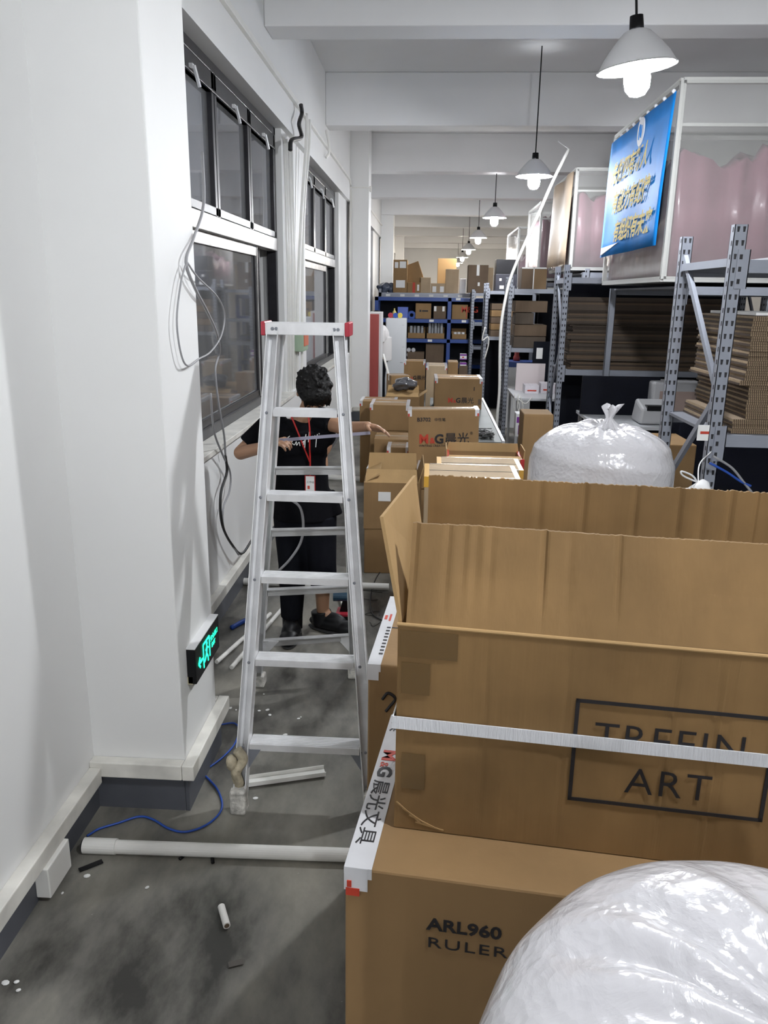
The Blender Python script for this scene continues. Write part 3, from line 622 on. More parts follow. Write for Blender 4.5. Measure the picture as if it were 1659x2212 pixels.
# diagonal brace seen on the near end
pr = sheet_proto(1.05, .70, .0215, [CARDD, CORR][0])
pr.data.materials.clear(); pr.data.materials.append(CORR)
stack(pr, 1.40, 3.60, 1.317, 24, .0215, 'flattened carton in the thick stack on the nearest rack', 'flattened cartons on the nearest rack', seed=4, jx=.035)
b = MB(); b.box((1.42, 3.62, 0), (2.4, 4.2, .012)); o = b.build('white_board', PAPER); o.location = (0, 0, 1.317+24*.0215+.002); tag(o, 'thin white sheet lying on top of the flattened cartons of the nearest rack', 'sheet')
o = MB().box((0, 0, 0), (.7, .35, .012)).build('plastic_sleeve', mat('shiny_foil_pack', (.5, .5, .52), .15, metal=.4, bump=.5, bscale=20)); o.location = (1.45, 3.62, 2.066); tag(o, 'shiny flat plastic pack on the top shelf of the nearest rack', 'plastic pack')
for k, (x, z) in enumerate(((1.95, 1.225), (2.25, .95))):
    o = MB().box((0, 0, 0), (.09, .12, .07)).build('junction_box', mat('dull_grey_box', (.15, .15, .15), .5), None, bevel=.003); o.location = (x, 3.66, z); tag(o, ['small grey metal box hanging under the lower shelf of the nearest rack', 'small grey metal box lower in the dark under the nearest rack'][k], 'metal box')
# rack 2
rack('grey steel rack under the blue banner, loaded with shade-darkened flattened cartons', 1.262, 3.2, 7.9, 8.5, 2.20, (2.085, 1.215, .45))
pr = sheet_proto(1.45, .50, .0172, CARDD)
stack(pr, 1.36, 7.94, 1.217, 40, .0172, 'shade-darkened flattened carton in the deep stack on the rack under the banner', 'flattened cartons on the rack under the banner', seed=8, blocks=(25,), jx=.03, jy=.02, mats_=(CARDD, cardboard('bin_shaded_cardboard', (.06, .045, .035)), cardboard('greyed_cardboard', (.10, .078, .06))))  # cast shade of the film bin is put into these darker sheet colours
rack('grey steel rack behind the white curved strip, third from the camera', 1.035, 3.2, 11.0, 11.6, 2.16, (2.00, 1.22), brace=True)
for k, (xl, xr, yt, yb) in enumerate(((1112, 1180, 642, 664), (1112, 1150, 664, 690), (1110, 1178, 690, 712), (1108, 1176, 712, 736))):
    a = at(xl, yt, 'Y', 11.05); c = at(xr, yb, 'Y', 11.05)
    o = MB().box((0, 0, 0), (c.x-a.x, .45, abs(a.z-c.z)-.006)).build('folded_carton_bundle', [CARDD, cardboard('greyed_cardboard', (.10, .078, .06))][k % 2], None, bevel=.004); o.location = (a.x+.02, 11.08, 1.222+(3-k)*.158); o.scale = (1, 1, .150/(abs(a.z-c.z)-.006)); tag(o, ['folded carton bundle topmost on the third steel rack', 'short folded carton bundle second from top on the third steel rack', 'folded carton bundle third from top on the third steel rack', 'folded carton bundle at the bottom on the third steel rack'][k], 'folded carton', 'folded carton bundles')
rack('grey steel rack with a black box on top, fourth from the camera', .885, 2.9, 13.4, 13.95, 2.11, (1.985, 1.25), slots=True)
for k in range(5):
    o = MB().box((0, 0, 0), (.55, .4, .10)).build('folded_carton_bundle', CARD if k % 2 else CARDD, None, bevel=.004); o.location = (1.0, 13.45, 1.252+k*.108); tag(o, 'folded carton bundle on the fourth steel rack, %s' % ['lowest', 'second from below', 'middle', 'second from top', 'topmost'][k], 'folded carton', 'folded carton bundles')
rack('grey steel rack beside the blue rack, farthest of the grey row', .77, 2.6, 15.6, 16.1, 2.02, (1.955, 1.40, .95))
# blue rack at the end of the aisle
rb = thing('blue_rack', 'blue steel storage rack closing the aisle, filled with cartons and trays', 'rack', (-1.13, 16.2, 0))
for x in (0, 1.46, 2.3):
    for y in (0, .5): MB().box((x, y, 0), (x+.075, y+.05, 1.86)).build('upright', BLUE, rb, bevel=.004)
for z in (1.86, 1.44, 1.05, .55):
    MB().box((0, .0, z-.075), (2.37, .05, z)).build('beam', BLUE, rb, bevel=.004); MB().box((0, .05, z-.03), (2.37, .5, z)).build('shelf_panel', STEELD, rb)
MB().box((0, .56, 0), (2.37, .57, 1.8)).build('back_panel', NAVY, rb)
lb = MB()
for x, z in ((1.10, 1.385), (1.75, 1.385), (1.08, .995), (1.62, 1.81)): lb.box((x, -.003, z), (x+.09, 0, z+.045))
lb.build('shelf_labels', PAPER, rb)
# long grey rack level behind the blue rack, carrying boxes
rg = thing('steel_rack', 'long low grey rack behind the blue rack, boxes piled on top', 'rack', (-1.10, 16.95, 0), 0, 'steel racks along the aisle')
for x in (0, 1.9): upright(rg, x, 0, 2.02, slots=False); upright(rg, x, .8, 2.02, slots=False)
MB().box((0, 0, 1.86), (2.0, .9, 1.945)).build('shelf_panel', STEEL, rg); lb = MB()
for k in range(6): lb.box((.15+.3*k, -.003, 1.87), (.24+.3*k, 0, 1.915))
lb.build('shelf_labels', PAPER, rg)
# goods on the racks
def sbox(label, xl, xr, yt, yb, Y, D, m, name='cardboard_carton', cat='carton', rz=0., zb=None, group=None, marks=None, ry=0.):
    a = at(xl, yt, 'Y', Y); c = at(xr, yb, 'Y', Y); z0 = zb if zb is not None else c.z
    if marks:
        r = thing(name, label, cat, (a.x, Y, z0), rz, group, ry=ry); W = c.x-a.x; Hh = a.z-z0
        MB().box((0, 0, 0), (W, D, Hh)).build('box_body', m, r, bevel=.006)
        for (x0, z0_, x1, z1, mm) in marks: MB().box((x0*W, -.003, z0_*Hh), (x1*W, 0, z1*Hh)).build('sticker', mm, r)
        return r
    o = MB().box((0, 0, 0), (c.x-a.x, D, a.z-z0)).build(name, m, None, bevel=.006); o.location = (a.x, Y, z0); o.rotation_euler = (0, ry, rz); return tag(o, label, cat, group)
T = 1.947
sbox('brown carton with four white stickers at the left end of the far top row', 850, 879, 561, 628, 17.0, .4, CARD, zb=T, marks=((.1, .75, .35, .93, PAPER), (.45, .75, .9, .95, PAPER), (.2, .15, .85, .38, PAPER)))
sbox('tilted open brown board leaning on the far top row', 882, 922, 575, 616, 17.1, .03, CARD, name='cardboard_sheet', cat='cardboard sheet', zb=T+.05, ry=-.35)
sbox('small carton with red striped sides on the far top row', 880, 908, 610, 630, 17.0, .3, CARD, zb=T, marks=((.4, 0, .6, 1, INKR), (.75, .2, .9, .8, PAPER)))
sbox('open pale carton beside the tilted board on the far top row', 909, 930, 599, 630, 17.0, .35, CARDP, zb=T)
sbox('low pale carton with two white labels on the far top row', 931, 961, 612, 630, 16.98, .35, CARDP, zb=T, marks=((.12, .1, .38, .7, PAPER), (.65, .1, .92, .7, PAPER)))
sbox('tall dark golden carton on the far top row', 946, 985, 558, 610, 17.45, .35, mat('golden_cardboard', (.36, .21, .08), .7), zb=T)
sbox('upright light brown carton flap in front of the tall golden carton', 963, 990, 581, 630, 17.0, .1, CARDP, zb=T)
sbox('white plastic tub beside the upright light brown carton', 993, 1006, 602, 630, 17.05, .25, WHITEP, name='plastic_tub', cat='tub', zb=T)
sbox('square carton with a white tape tear standing on the farthest grey rack', 1012, 1053, 572, 628, 15.7, .38, CARDD, zb=1.957, marks=((.42, .62, .56, 1., PAPER), (.5, .25, .6, .38, PAPER)))
sbox('orange-brown carton behind the torn-tape carton', 1054, 1064, 578, 625, 16.0, .1, CARDP, zb=1.957)
sbox('black cube box on the fourth grey rack', 1073, 1117, 560, 592, 13.6, .35, BLACK, name='storage_box', cat='box', zb=2.22)
sbox('black box with a white sticker directly under the black cube box', 1071, 1116, 592, 622, 13.5, .4, mat('charcoal_box', (.02, .02, .03), .4), name='storage_box', cat='box', zb=1.987, marks=((.2, .12, .4, .32, PAPER), (.18, .6, .28, .75, PAPER)))
sbox('two-tone carton with white lid edge on the third grey rack', 1128, 1180, 577, 612, 11.1, .4, CARDD, zb=2.002, marks=((.46, 0, .5, 1, PAPER), (0, .93, 1, 1, PAPER), (.5, 0, 1, .9, mat('brown_panel', (.20, .12, .05), .6))))
for k, (x, s) in enumerate(((828, .16), (846, .12))):
    a = at(x, 622, 'Y', 17.0); crump(a.x, 17.2, T+.09, s, s, .10, 20, mat('blue_grey_plastic', (.10, .12, .17), .2, coat=.8, var=.5, vscale=20), 'plastic_bag', ['glossy blue-grey bag at the left end of the far top row', 'small glossy grey bag right of the blue-grey bag'][k], 'bag', 3+k, .35)
s1 = 1.442; s2 = 1.052; s3 = .552
sbox('blue lidded plastic box on the upper blue shelf', 859, 881, 663, 686, 16.25, .3, mat('blue_plastic_box', (.10, .16, .55), .3), name='plastic_box', cat='box', zb=s1)
sbox('brown carton with small black print on the upper blue shelf', 898, 931, 655, 685, 16.25, .35, CARD, zb=s1, marks=((.25, .45, .37, .58, INKK), (.42, .46, .8, .56, INKK)))
sbox('carton with two hanging white tags on the upper blue shelf', 937, 963, 661, 686, 16.25, .3, CARDD, zb=s1, marks=((.03, .6, .22, .98, PAPER), (.7, .6, .88, .98, PAPER)))
o = sbox('carton with a red letter on the upper blue shelf right of the blue post', 977, 1010, 658, 686, 16.25, .3, CARD, zb=s1, marks=((.9, .1, .94, .6, INKR),))
text('logo_print', 'M&G', .16, INKR, o, FR((.18, -.004, .14), (1,0,0), (0,0,1)), bold=.003)
b = MB(); 
for k in range(24):
    t0 = 2*PI*k/24; t1 = 2*PI*(k+1)/24; b.bar((.06*math.cos(t0), 0, .06*math.sin(t0)), (.06*math.cos(t1), 0, .06*math.sin(t1)), .05, .012, up=(0,1,0))
o = b.build('tape_roll', CABBLUE); a = at(889, 680, 'Y', 16.25); o.location = (a.x, 16.3, s1+.068); tag(o, 'blue tape roll standing on the upper blue shelf', 'tape roll')
def tray(label, xl, xr, Y, z, h, items, D=.3, kind=0):
    a = at(xl, 700, 'Y', Y); c = at(xr, 700, 'Y', Y); W = c.x-a.x
    r = thing('carton_tray', label, 'carton', (a.x, Y, z)); b = MB(); b.box((0, 0, 0), (W, .005, h)); b.box((0, D-.005, 0), (W, D, h*2)); b.box((0, 0, 0), (.005, D, h)); b.box((W-.005, 0, 0), (W, D, h)); b.box((0, 0, 0), (W, D, .005)); b.build('box_body', CARD, r)
    for k in range(items[0]):
        n, hh, rad, mm, nm, lb = items[0], items[1], items[2], items[3], items[4], items[5]
        o = MB(); o.cone((0, 0, 0), (0, 0, hh), rad, rad*.85, 14); o = o.build(nm, mm, None, smooth=False); o.location = (a.x+.03+(W-.06)*(k+.5)/n, Y+.10+.08*(k % 2), z+.006); tag(o, lb, items[6], lb.split(' in ')[0]+'s on the blue rack')
tray('low carton tray of clear cups on the middle blue shelf', 881, 919, 16.25, s2, .11, (4, .24, .035, mat('frosted_cup', (.35, .36, .38), .2), 'plastic_cup', 'frosted plastic cup in the left carton tray of the blue rack', 'cup'))
tray('low carton tray of tall clear sleeves on the middle blue shelf', 922, 961, 16.25, s2, .11, (5, .32, .032, mat('frosted_cup', (.35, .36, .38), .2), 'plastic_sleeve', 'tall frosted sleeve in the right carton tray of the blue rack', 'sleeve'))
tray('low carton tray right of the blue post on the middle blue shelf', 977, 1009, 16.25, s2, .10, (3, .13, .04, WHITEP, 'packet', 'white packet in the tray right of the blue post', 'packet'))
bt = MB().cone((0, 0, 0), (0, .1, 0), .042, .042, 16).build('can', mat('silver_can', (.5, .5, .52), .3, metal=.7))
for k in range(8):
    o = bt if k == 0 else bt.copy()
    if k: COL.objects.link(o)
    o.location = (-.62+.095*(k % 4), 16.26, s3+.17+.10*(k//4)); tag(o, 'silver-topped can in the block of eight on the lower blue shelf', 'can', 'silver-topped cans on the lower blue shelf')
sbox('dark crate holding up the silver-topped cans', 880, 916, 760, 776, 16.25, .3, CARDD, zb=s3)
sbox('dark brown open carton on the lower blue shelf', 920, 958, 742, 775, 16.28, .3, CARDD, zb=s3)
for k, yy in enumerate((.56, .74)):
    sbox(['purple and white pack, lower of the pair right of the blue rack', 'purple and white pack, upper of the pair right of the blue rack'][k], 994, 1008, (783, 765)[k], 780, 15.0, .2, WHITEP, name='product_pack', cat='pack', zb=yy, marks=((0, .72, 1, 1, PURP), (0, 0, 1, .2, PURP), (.3, .35, .6, .55, INKR)))
sbox('carton stand under the purple packs', 992, 1010, 790, 800, 14.98, .25, CARDD, zb=0)
# red cabinet, white locker
r = thing('red_cabinet', 'tall narrow red fronted cabinet with white sides beside the far column', 'cabinet', (-1.06, 12.85, 0))
MB().box((0, 0, 0), (.275, .45, 1.63)).build('cabinet_body', WHITEP, r, bevel=.006); MB().box((.015, -.012, .03), (.235, 0, 1.60)).build('door', REDC, r, bevel=.004)
MB().box((.24, -.02, .9), (.25, 0, 1.0)).build('handle', ALU, r)
r = thing('white_locker', 'white steel locker standing behind the worker in the white shirt', 'locker', (-.80, 14.3, 0)); MB().box((0, 0, 0), (.37, .4, 1.50)).build('cabinet_body', mat('white_steel', (.68, .70, .72), .35), r, bevel=.02)
b = MB(); b.box((.30, -.004, 1.0), (.34, 0, 1.006)); b.box((.27, -.004, .72), (.32, 0, .735)); b.box((.29, -.004, 1.38), (.33, 0, 1.385)); b.build('scuff', GREYP, r)
for k, (dx, mm) in enumerate(((.08, RED), (.17, CABBLUE), (.25, mat('yellow_plastic', (.7, .55, .08), .4)))):
    o = MB().cone((0, 0, 0), (0, .06, 0), .045, .045, 18).build('tape_roll', mm); o.location = (-.80+dx, 14.4, 1.546); tag(o, ['red', 'blue', 'yellow'][k]+' tape roll on top of the white locker', 'tape roll', 'tape rolls on the white locker')
o = MB().lathe([(0, 0), (.03, 0), (.035, .03), (.035, .10), (.012, .13), (.012, .16), (0, .165)], n=16).build('bottle', mat('yellow_bottle', (.6, .5, .15), .3), None, smooth=True); o.location = (-.66, 14.6, 1.502); tag(o, 'small yellow bottle on top of the white locker', 'bottle')
p_ = at(828, 765, 'Y', 12.6); q_ = at(846, 835, 'Y', 12.35); q_ = p_+(q_-p_)*((p_.z-.012)/(p_.z-q_.z)); b = MB(); b.bar(p_, q_, .03, .02); o = b.build('white_strip', PVC); tag(o, 'white straight strip leaning from the red cabinet onto the cartons', 'strip')

# call box on the pier
r = thing('call_box', 'pale green wall box with an orange front on the pier between the windows', 'wall box', (WX-.045, 7.3, 1.38))
MB().box((0, 0, 0), (.10, .30, .20)).build('box_body', mat('pale_green_enamel', (.35, .46, .33), .5), r, bevel=.01); MB().box((.10, .03, .05), (.108, .27, .18)).build('cover', mat('orange_cover', (.65, .18, .10), .5), r)

# ---------------------------------------------------------------- film bins filled with pink bags
def film_bin(label, x0, x1, y0, y1, z0, z1, fill, seed, side=None):
    r = thing('film_bin', label, 'bin', (x0, y0, z0), 0, 'film walled bins on the racks'); W = x1-x0; D = y1-y0; Hh = z1-z0; q = .035
    b = MB()
    for x in (0, W):
        for y in (0, D): b.box((x-q/2, y-q/2, 0), (x+q/2, y+q/2, Hh))
    for z in (0, Hh):
        b.box((0, -q/2, z-q/2), (W, q/2, z+q/2)); b.box((0, D-q/2, z-q/2), (W, D+q/2, z+q/2)); b.box((-q/2, 0, z-q/2), (q/2, D, z+q/2)); b.box((W-q/2, 0, z-q/2), (W+q/2, D, z+q/2))
    b.box((0, -q/4, Hh*.78), (W, q/4, Hh*.78+.02))
    b.build('bin_frame', mat('pale_grey_angle', (.50, .50, .48), .45, metal=.2), r)
    for nm, (a, c) in dict(f=((0, -.024, 0), (W, -.02, Hh)), s=((-.024, 0, 0), (-.02, D, Hh)), b=((0, D+.02, 0), (W, D+.024, Hh)), o=((W+.02, 0, 0), (W+.024, D, Hh))).items():
        MB().box(a, c).build('film_wall', FILM, r)
    MB().box((0, 0, -.02), (W, D, 0)).build('floor_panel', mat('grey_panel', (.25, .25, .26), .5), r)
    rr = random.Random(seed); nx, ny = 44, 14; vs = []; fs = []
    hb = [[fill*Hh + rr.uniform(-.02, .02) + .05*math.sin(i*.5+seed) + .03*math.sin(i*1.37+seed*2) + .035*abs(math.sin(i*.8)) + .04*math.cos(j*1.3) for i in range(nx+1)] for j in range(ny+1)]
    for j in range(ny+1):
        for i in range(nx+1): vs.append((.03+(W-.06)*i/nx, .03+(D-.06)*j/ny, hb[j][i]-(.06 if i in (0, nx) or j in (0, ny) else 0)))
    n = len(vs); vs += [(v[0], v[1], .01) for v in vs]
    for j in range(ny):
        for i in range(nx): a = j*(nx+1)+i; fs.append((a, a+1, a+nx+2, a+nx+1)); fs.append((n+a, n+a+nx+1, n+a+nx+2, n+a+1))
    for i in range(nx):
        for base in (0, ny*(nx+1)): a = base+i; fs.append((a, a+1, n+a+1, n+a))
    for j in range(ny):
        for c in (0, nx): a = j*(nx+1)+c; fs.append((a, a+nx+1, n+a+nx+1, n+a))
    o = MB().add(vs, fs).build('pink_bag_filling', PINK, r, smooth=True); o['kind'] = 'stuff'
    return r
E1 = film_bin('largest film walled bin of pink bags, with the blue banner hung on its side', 1.58, 3.6, 5.70, 7.60, 2.03, 3.255, .62, 1)
film_bin('second film walled bin of pink bags, with the pale orange sheet on its side', 1.565, 3.3, 9.42, 11.0, 2.215, 3.26, .74, 2)
film_bin('third film walled bin, behind the pale orange sheet', 1.56, 3.0, 12.2, 13.7, 2.15, 3.22, .8, 3)
film_bin('farthest film walled bin, glowing white under the lamps', 1.55, 2.8, 15.1, 17.2, 2.05, 3.10, .5, 4)
# supporting racks of the bins
for lab, y0, y1, z, xa in (('grey rack carrying the largest film bin', 5.62, 7.70, 1.985, 1.66), ('grey rack carrying the second film bin', 9.15, 10.42, 2.17, 1.66), ('grey rack carrying the third film bin', 12.25, 13.3, 2.105, 1.64), ('grey rack carrying the farthest film bin', 16.2, 17.2, 2.01, 1.64)):
    rack(lab, xa, xa+1.5, y0, y1, z, (z-.002,), slots=False, brace=False)
# banner
r = thing('banner', 'blue banner with slanted yellow handwriting and a white round emblem', 'banner', (1.545, 5.72, 0))
def bannery(z, k): return 0
zt, zb_, L = 3.20, 2.25, 1.84
b = MB(); vs = []; fs = []; n = 24
BL = mat('blue_banner_vinyl', (.010, .26, .78), .6, var=.45, vscale=1.2, spec=.12)
for s in (0, .004):
    for j in range(9):
        for i in range(n+1):
            y = L*i/n; z = zb_+(zt-zb_)*j/8 - .10*(i/n)*(1-j/8)*0; x = -s - .006*math.sin(y*6+j*.5) - .03*(1-j/8)
            vs.append((x, y, z))
m0 = 9*(n+1)
for j in range(8):
    for i in range(n): a = j*(n+1)+i; fs.append((a, a+1, a+n+2, a+n+1)); fs.append((m0+a, m0+a+n+1, m0+a+n+2, m0+a+1))
for i in range(n): fs.append((i, m0+i, m0+i+1, i+1)); a = 8*(n+1)+i; fs.append((a, a+1, m0+a+1, m0+a))
for j in range(8): a = j*(n+1); fs.append((a, a+n+1, m0+a+n+1, m0+a)); a += n; fs.append((a, m0+a, m0+a+n+1, a+n+1))
b.add(vs, fs); b.build('banner_sheet', BL, r, smooth=True)
YW = mat('yellow_lettering', (.85, .70, .28), .8, spec=.1); WH = mat('white_print', (.85, .86, .9), .4)
for k, (s, y, z, sz) in enumerate((('先做四有新人', 1.64, 2.845, .175), ('有能力有纪律', 1.50, 2.60, .175), ('有组织有未来', 1.33, 2.365, .175))):
    text('lettering', s, sz, YW, r, FR(((-.0275, -.034, -.0415)[k], y, z), (0, -1, .0), (0, 0, 1)), bold=.004, shear=.45, sx=1.1)
b = MB(); b.cone((-.019, .78, 3.10), (-.006, .78, 3.10), .10, .10, 32); b.build('emblem', WH, r); b = MB(); b.tube([(-.020, .82, 3.05), (-.020, .81, 3.13), (-.020, .79, 3.15), (-.020, .78, 3.10), (-.020, .765, 3.06), (-.020, .75, 3.09), (-.020, .745, 3.14)], .004, 6); b.build('emblem_print', BL, r)
b = MB(); b.add([(-.046, 1.74, 2.265), (-.046, 1.74, 2.325), (-.046, 1.1, 2.335), (-.036, 1.74, 2.265), (-.036, 1.74, 2.325), (-.036, 1.1, 2.335)], [(0,1,2), (5,4,3), (0,3,4,1), (1,4,5,2), (2,5,3,0)]); b.build('white_stripe', WH, r)
for k in range(9): MB().ball((0, .05+.21*k, zt+.01), .014, nu=8, nv=6).build('hanging_clip', WH, r)
r = thing('banner', 'pale orange and white sheet hung on the side of the second film bin', 'banner', (1.53, 9.42, 0))
b = MB(); vs = []; fs = []; n = 16; zt, zb_ = 3.24, 2.26
for s in (0, .004):
    for j in range(7):
        for i in range(n+1): vs.append((-s-.02*math.sin(i*.6)-.03*(1-j/6), 1.45*i/n, zb_+(zt-zb_)*j/6))
m0 = 7*(n+1)
for j in range(6):
    for i in range(n): a = j*(n+1)+i; fs.append((a, a+1, a+n+2, a+n+1)); fs.append((m0+a, m0+a+n+1, m0+a+n+2, m0+a+1))
for i in range(n): fs.append((i, m0+i, m0+i+1, i+1)); a = 6*(n+1)+i; fs.append((a, a+1, m0+a+1, m0+a))
b.add(vs, fs); b.build('banner_sheet', mat('pale_orange_sheet', (.75, .58, .42), .6, var=.3, vscale=.9), r, smooth=True)
# curved white strip rising over the racks
pts = [at(x, y, 'Y', Y) for x, y, Y in ((1074, 905, 9.6), (1079, 840, 9.6), (1080, 760, 9.6), (1083, 700, 9.6), (1091, 650, 9.6), (1103, 600, 9.6), (1130, 535, 9.5), (1160, 470, 9.4), (1195, 390, 9.3), (1229, 322, 9.2))]
pts = [pts[0] + Vector((0, 0, -pts[0].z+.02))] + pts
tag(MB().tube(pts, .018).build('plastic_strip', PVC, smooth=True), 'long white plastic strip bowed upwards in front of the steel racks', 'plastic strip')
tag(MB().tube([pts[-1], at(1205, 305, 'Y', 9.2) + Vector((0, 0, .0))], .006, smooth=False).build('hook_wire', ALU), 'thin wire at the tip of the bowed plastic strip', 'wire')

# ---------------------------------------------------------------- desks and things behind the racks
def desk(label, x0, x1, y0, y1, z=.75):
    r = thing('desk', label, 'desk', (x0, y0, 0)); W = x1-x0; D = y1-y0
    MB().box((0, 0, z-.03), (W, D, z)).build('desk_top', mat('white_desk_top', (.55, .56, .58), .35), r, bevel=.003)
    for x in (.02, W-.05):
        for y in (.02, D-.05): MB().box((x, y, 0), (x+.03, y+.03, z-.03)).build('leg', GREYP, r)
    return r
desk('white packing desk under the third grey rack', 1.02, 2.3, 9.3, 10.3)
for k, (x, y, s) in enumerate(((1.18, 9.75, .10), (1.38, 9.8, .12), (1.58, 9.9, .10), (1.74, 9.75, .12))):
    r = thing('document_pile', 'x', 'paper pile', (x, y, .752)); r['label'] = ['pile of printed slips nearest the bowed strip on the packing desk', 'second pile of slips on the packing desk', 'third pile of slips on the packing desk', 'rightmost pile of purple-white slips on the packing desk'][k]
    MB().box((0, 0, 0), (.17, .24, s)).build('paper_stack', mat('slip_paper', (.7, .66, .7), .6, var=.2, vscale=40, stretch=(1, 1, 8)), r); MB().box((.03, -.002, s*.3), (.14, 0, s*.45)).build('print', PURP if k > 1 else INKR, r)
r = thing('work_screen', 'dark upright board behind the packing desk with a white tag', 'board', (1.35, 10.5, 0)); MB().box((0, 0, 0), (.8, .03, 1.34)).build('panel', NAVY, r); MB().box((.04, -.004, 1.12), (.12, 0, 1.26)).build('sticker', PAPER, r)
tag(MB().box((0, 0, 0), (.36, .02, .34)).build('acrylic_panel', mat('milky_acrylic', (.62, .55, .55), .3)), 'milky plastic panel standing on the packing desk', 'panel').location = (1.1, 10.1, .75)
r = thing('tape_dispenser', 'round white tub with red lettering on the packing desk', 'tub', (1.62, 9.5, .80)); MB().cone((0, 0, 0), (0, 0, .09), .075, .085, 24).build('tub_body', WHITEP, r, smooth=False); text('print', 'M&G', .05, INKR, r, FR((-.05, -.086, .03), (1,0,0), (0,0,1)), bold=.002)
r = thing('red_bottle', 'small red capped bottle on the blue edged shelf between the racks', 'bottle', (1.30, 12.0, .98)); MB().lathe([(0, 0), (.05, 0), (.05, .05), (.035, .08), (.035, .15), (0, .15)], n=16).build('bottle_body', mat('white_red_body', (.6, .1, .08), .3), r, smooth=True); MB().lathe([(0, .15), (.055, .15), (.05, .18), (.02, .20), (0, .22)], n=16).build('cap', RED, r, smooth=True)
r = thing('side_cabinet', 'white cabinet with a blue top edge between the racks', 'cabinet', (1.12, 11.75, 0)); MB().box((0, 0, 0), (.45, .4, .90)).build('cabinet_body', WHITEP, r, bevel=.004); MB().box((-.01, -.01, .90), (.46, .41, .975)).build('top_edge', BLUE, r)
desk('grey desk behind the far bubble wrap bag', 1.42, 3.1, 6.65, 7.6, .86)
r = thing('monitor_back', 'large black panel standing between the far bag and the banner rack', 'panel', (1.40, 7.3, .862)); MB().box((0, 0, 0), (.70, .03, .35)).build('panel', NAVY, r, bevel=.004)
r = thing('label_printer', 'grey label printer on the desk behind the far bag', 'printer', (1.80, 6.75, .865)); 
b = MB(); b.add([(0,0,0), (.30,0,0), (.30,.3,0), (0,.3,0), (.02,.02,.13), (.28,.02,.13), (.28,.28,.19), (.02,.28,.19)], [(0,3,2,1), (4,5,6,7), (0,1,5,4), (1,2,6,5), (2,3,7,6), (3,0,4,7)]); b.build('printer_body', GREYP, r, bevel=.02)
MB().box((.06, .012, .115), (.25, .1, .155)).build('display', BLACK, r); MB().box((.22, -.002, .07), (.235, .01, .08)).build('status_light', GREENE, r)
r = thing('printer', 'white office printer with a beige cover in the dark behind the label printer', 'printer', (2.0, 7.15, .865)); MB().box((0, 0, 0), (.45, .3, .32)).build('printer_body', GREYP, r, bevel=.02); MB().box((.06, -.01, .05), (.44, .0, .24)).build('front_cover', mat('beige_cover', (.32, .24, .21), .4), r, bevel=.004)
# items on and under the desks in the aisle
o = sbox('brown carton leaning beside the far bag under the desk', 1132, 1190, 890, 985, 6.2, .3, CARD); o.location.z = 0; o.scale = (1, 1, (at(1132, 890, 'Y', 6.2).z)/(at(1132, 890, 'Y', 6.2).z-at(1132, 985, 'Y', 6.2).z))
sbox('purple and white package on the grey stool beside the third rack', 1115, 1134, 893, 915, 7.4, .15, WHITEP, name='product_pack', cat='pack', zb=.62, marks=((.1, .6, .9, .85, PURP), (.3, .1, 1, .5, PURP)))
r = thing('low_stand', 'low grey stand carrying the purple package', 'stand', (.90, 7.2, 0)); MB().box((0, 0, .58), (.30, .5, .62)).build('top', GREYP, r)
for x in (0, .27):
    for y in (0, .47): MB().box((x, y, 0), (x+.03, y+.03, .58)).build('leg', GREYP, r)
b = MB()
for k in range(2): b.tube([at(x+8*k, y, 'Y', 9.25) for x, y in ((1112, 850), (1110, 880), (1116, 892), (1122, 880), (1116, 855))], .006, 6)
b.tube([at(x, y, 'Y', 9.25) for x, y in ((1120, 862), (1135, 872), (1150, 858))], .006, 6)
tag(b.build('cable_loop', PVC, smooth=True), 'white cable loop dangling below the packing desk', 'cable')
tag(MB().tube([at(x, y, 'Y', 13.37) for x, y in ((1048, 706), (1042, 735), (1054, 728), (1055, 745), (1047, 775))], .012, 8).build('cable_loop', PVC, smooth=True), 'white cable draped on the fourth rack post', 'cable')
b = MB()
for k, (mm, pts_) in enumerate(((CABBLUE, ((1533, 1000), (1570, 1020), (1600, 1040), (1622, 1050))), (CABGREY, ((1540, 985), (1580, 1010), (1605, 1040), (1625, 1065))))):
    tag(MB().tube([at(x, y, 'Y', 3.5) for x, y in pts_], .006, 6).build('cable', mm, smooth=True), ['bright blue cable in the dark under the nearest rack', 'grey cable beside the blue cable under the nearest rack'][k], 'cable')
tag(MB().box((1.42, 8.56, 0), (3.2, 8.60, 2.06)).build('dark_gap_sheet', NAVY), 'added black sheet darkening the gap behind the rack under the banner', 'board')  # black sheet added to keep the gap dark instead of showing pale wall
for x_, y_, h_, l_ in ((1.60, 12.17, 1.97, 'added black sheet darkening the gap behind the third grey rack'), (.90, 13.97, 1.95, 'added black sheet darkening the gap behind the fourth grey rack')): tag(MB().box((x_, y_, 0), (3.1, y_+.03, h_)).build('dark_gap_sheet', NAVY), l_, 'board')  # two more added sheets, darkening the view of the pale wall beyond
# dark back board below the nearest rack
o = sbox('brown carton on the floor between the far bag and the nearest rack post', 1440, 1500, 960, 1010, 4.55, .4, CARD, zb=0)
tag(MB().box((1.5, 5.0, 0), (3.2, 5.04, 1.15)).build('black_board', NAVY), 'black board standing in the dark behind the nearest rack', 'board')

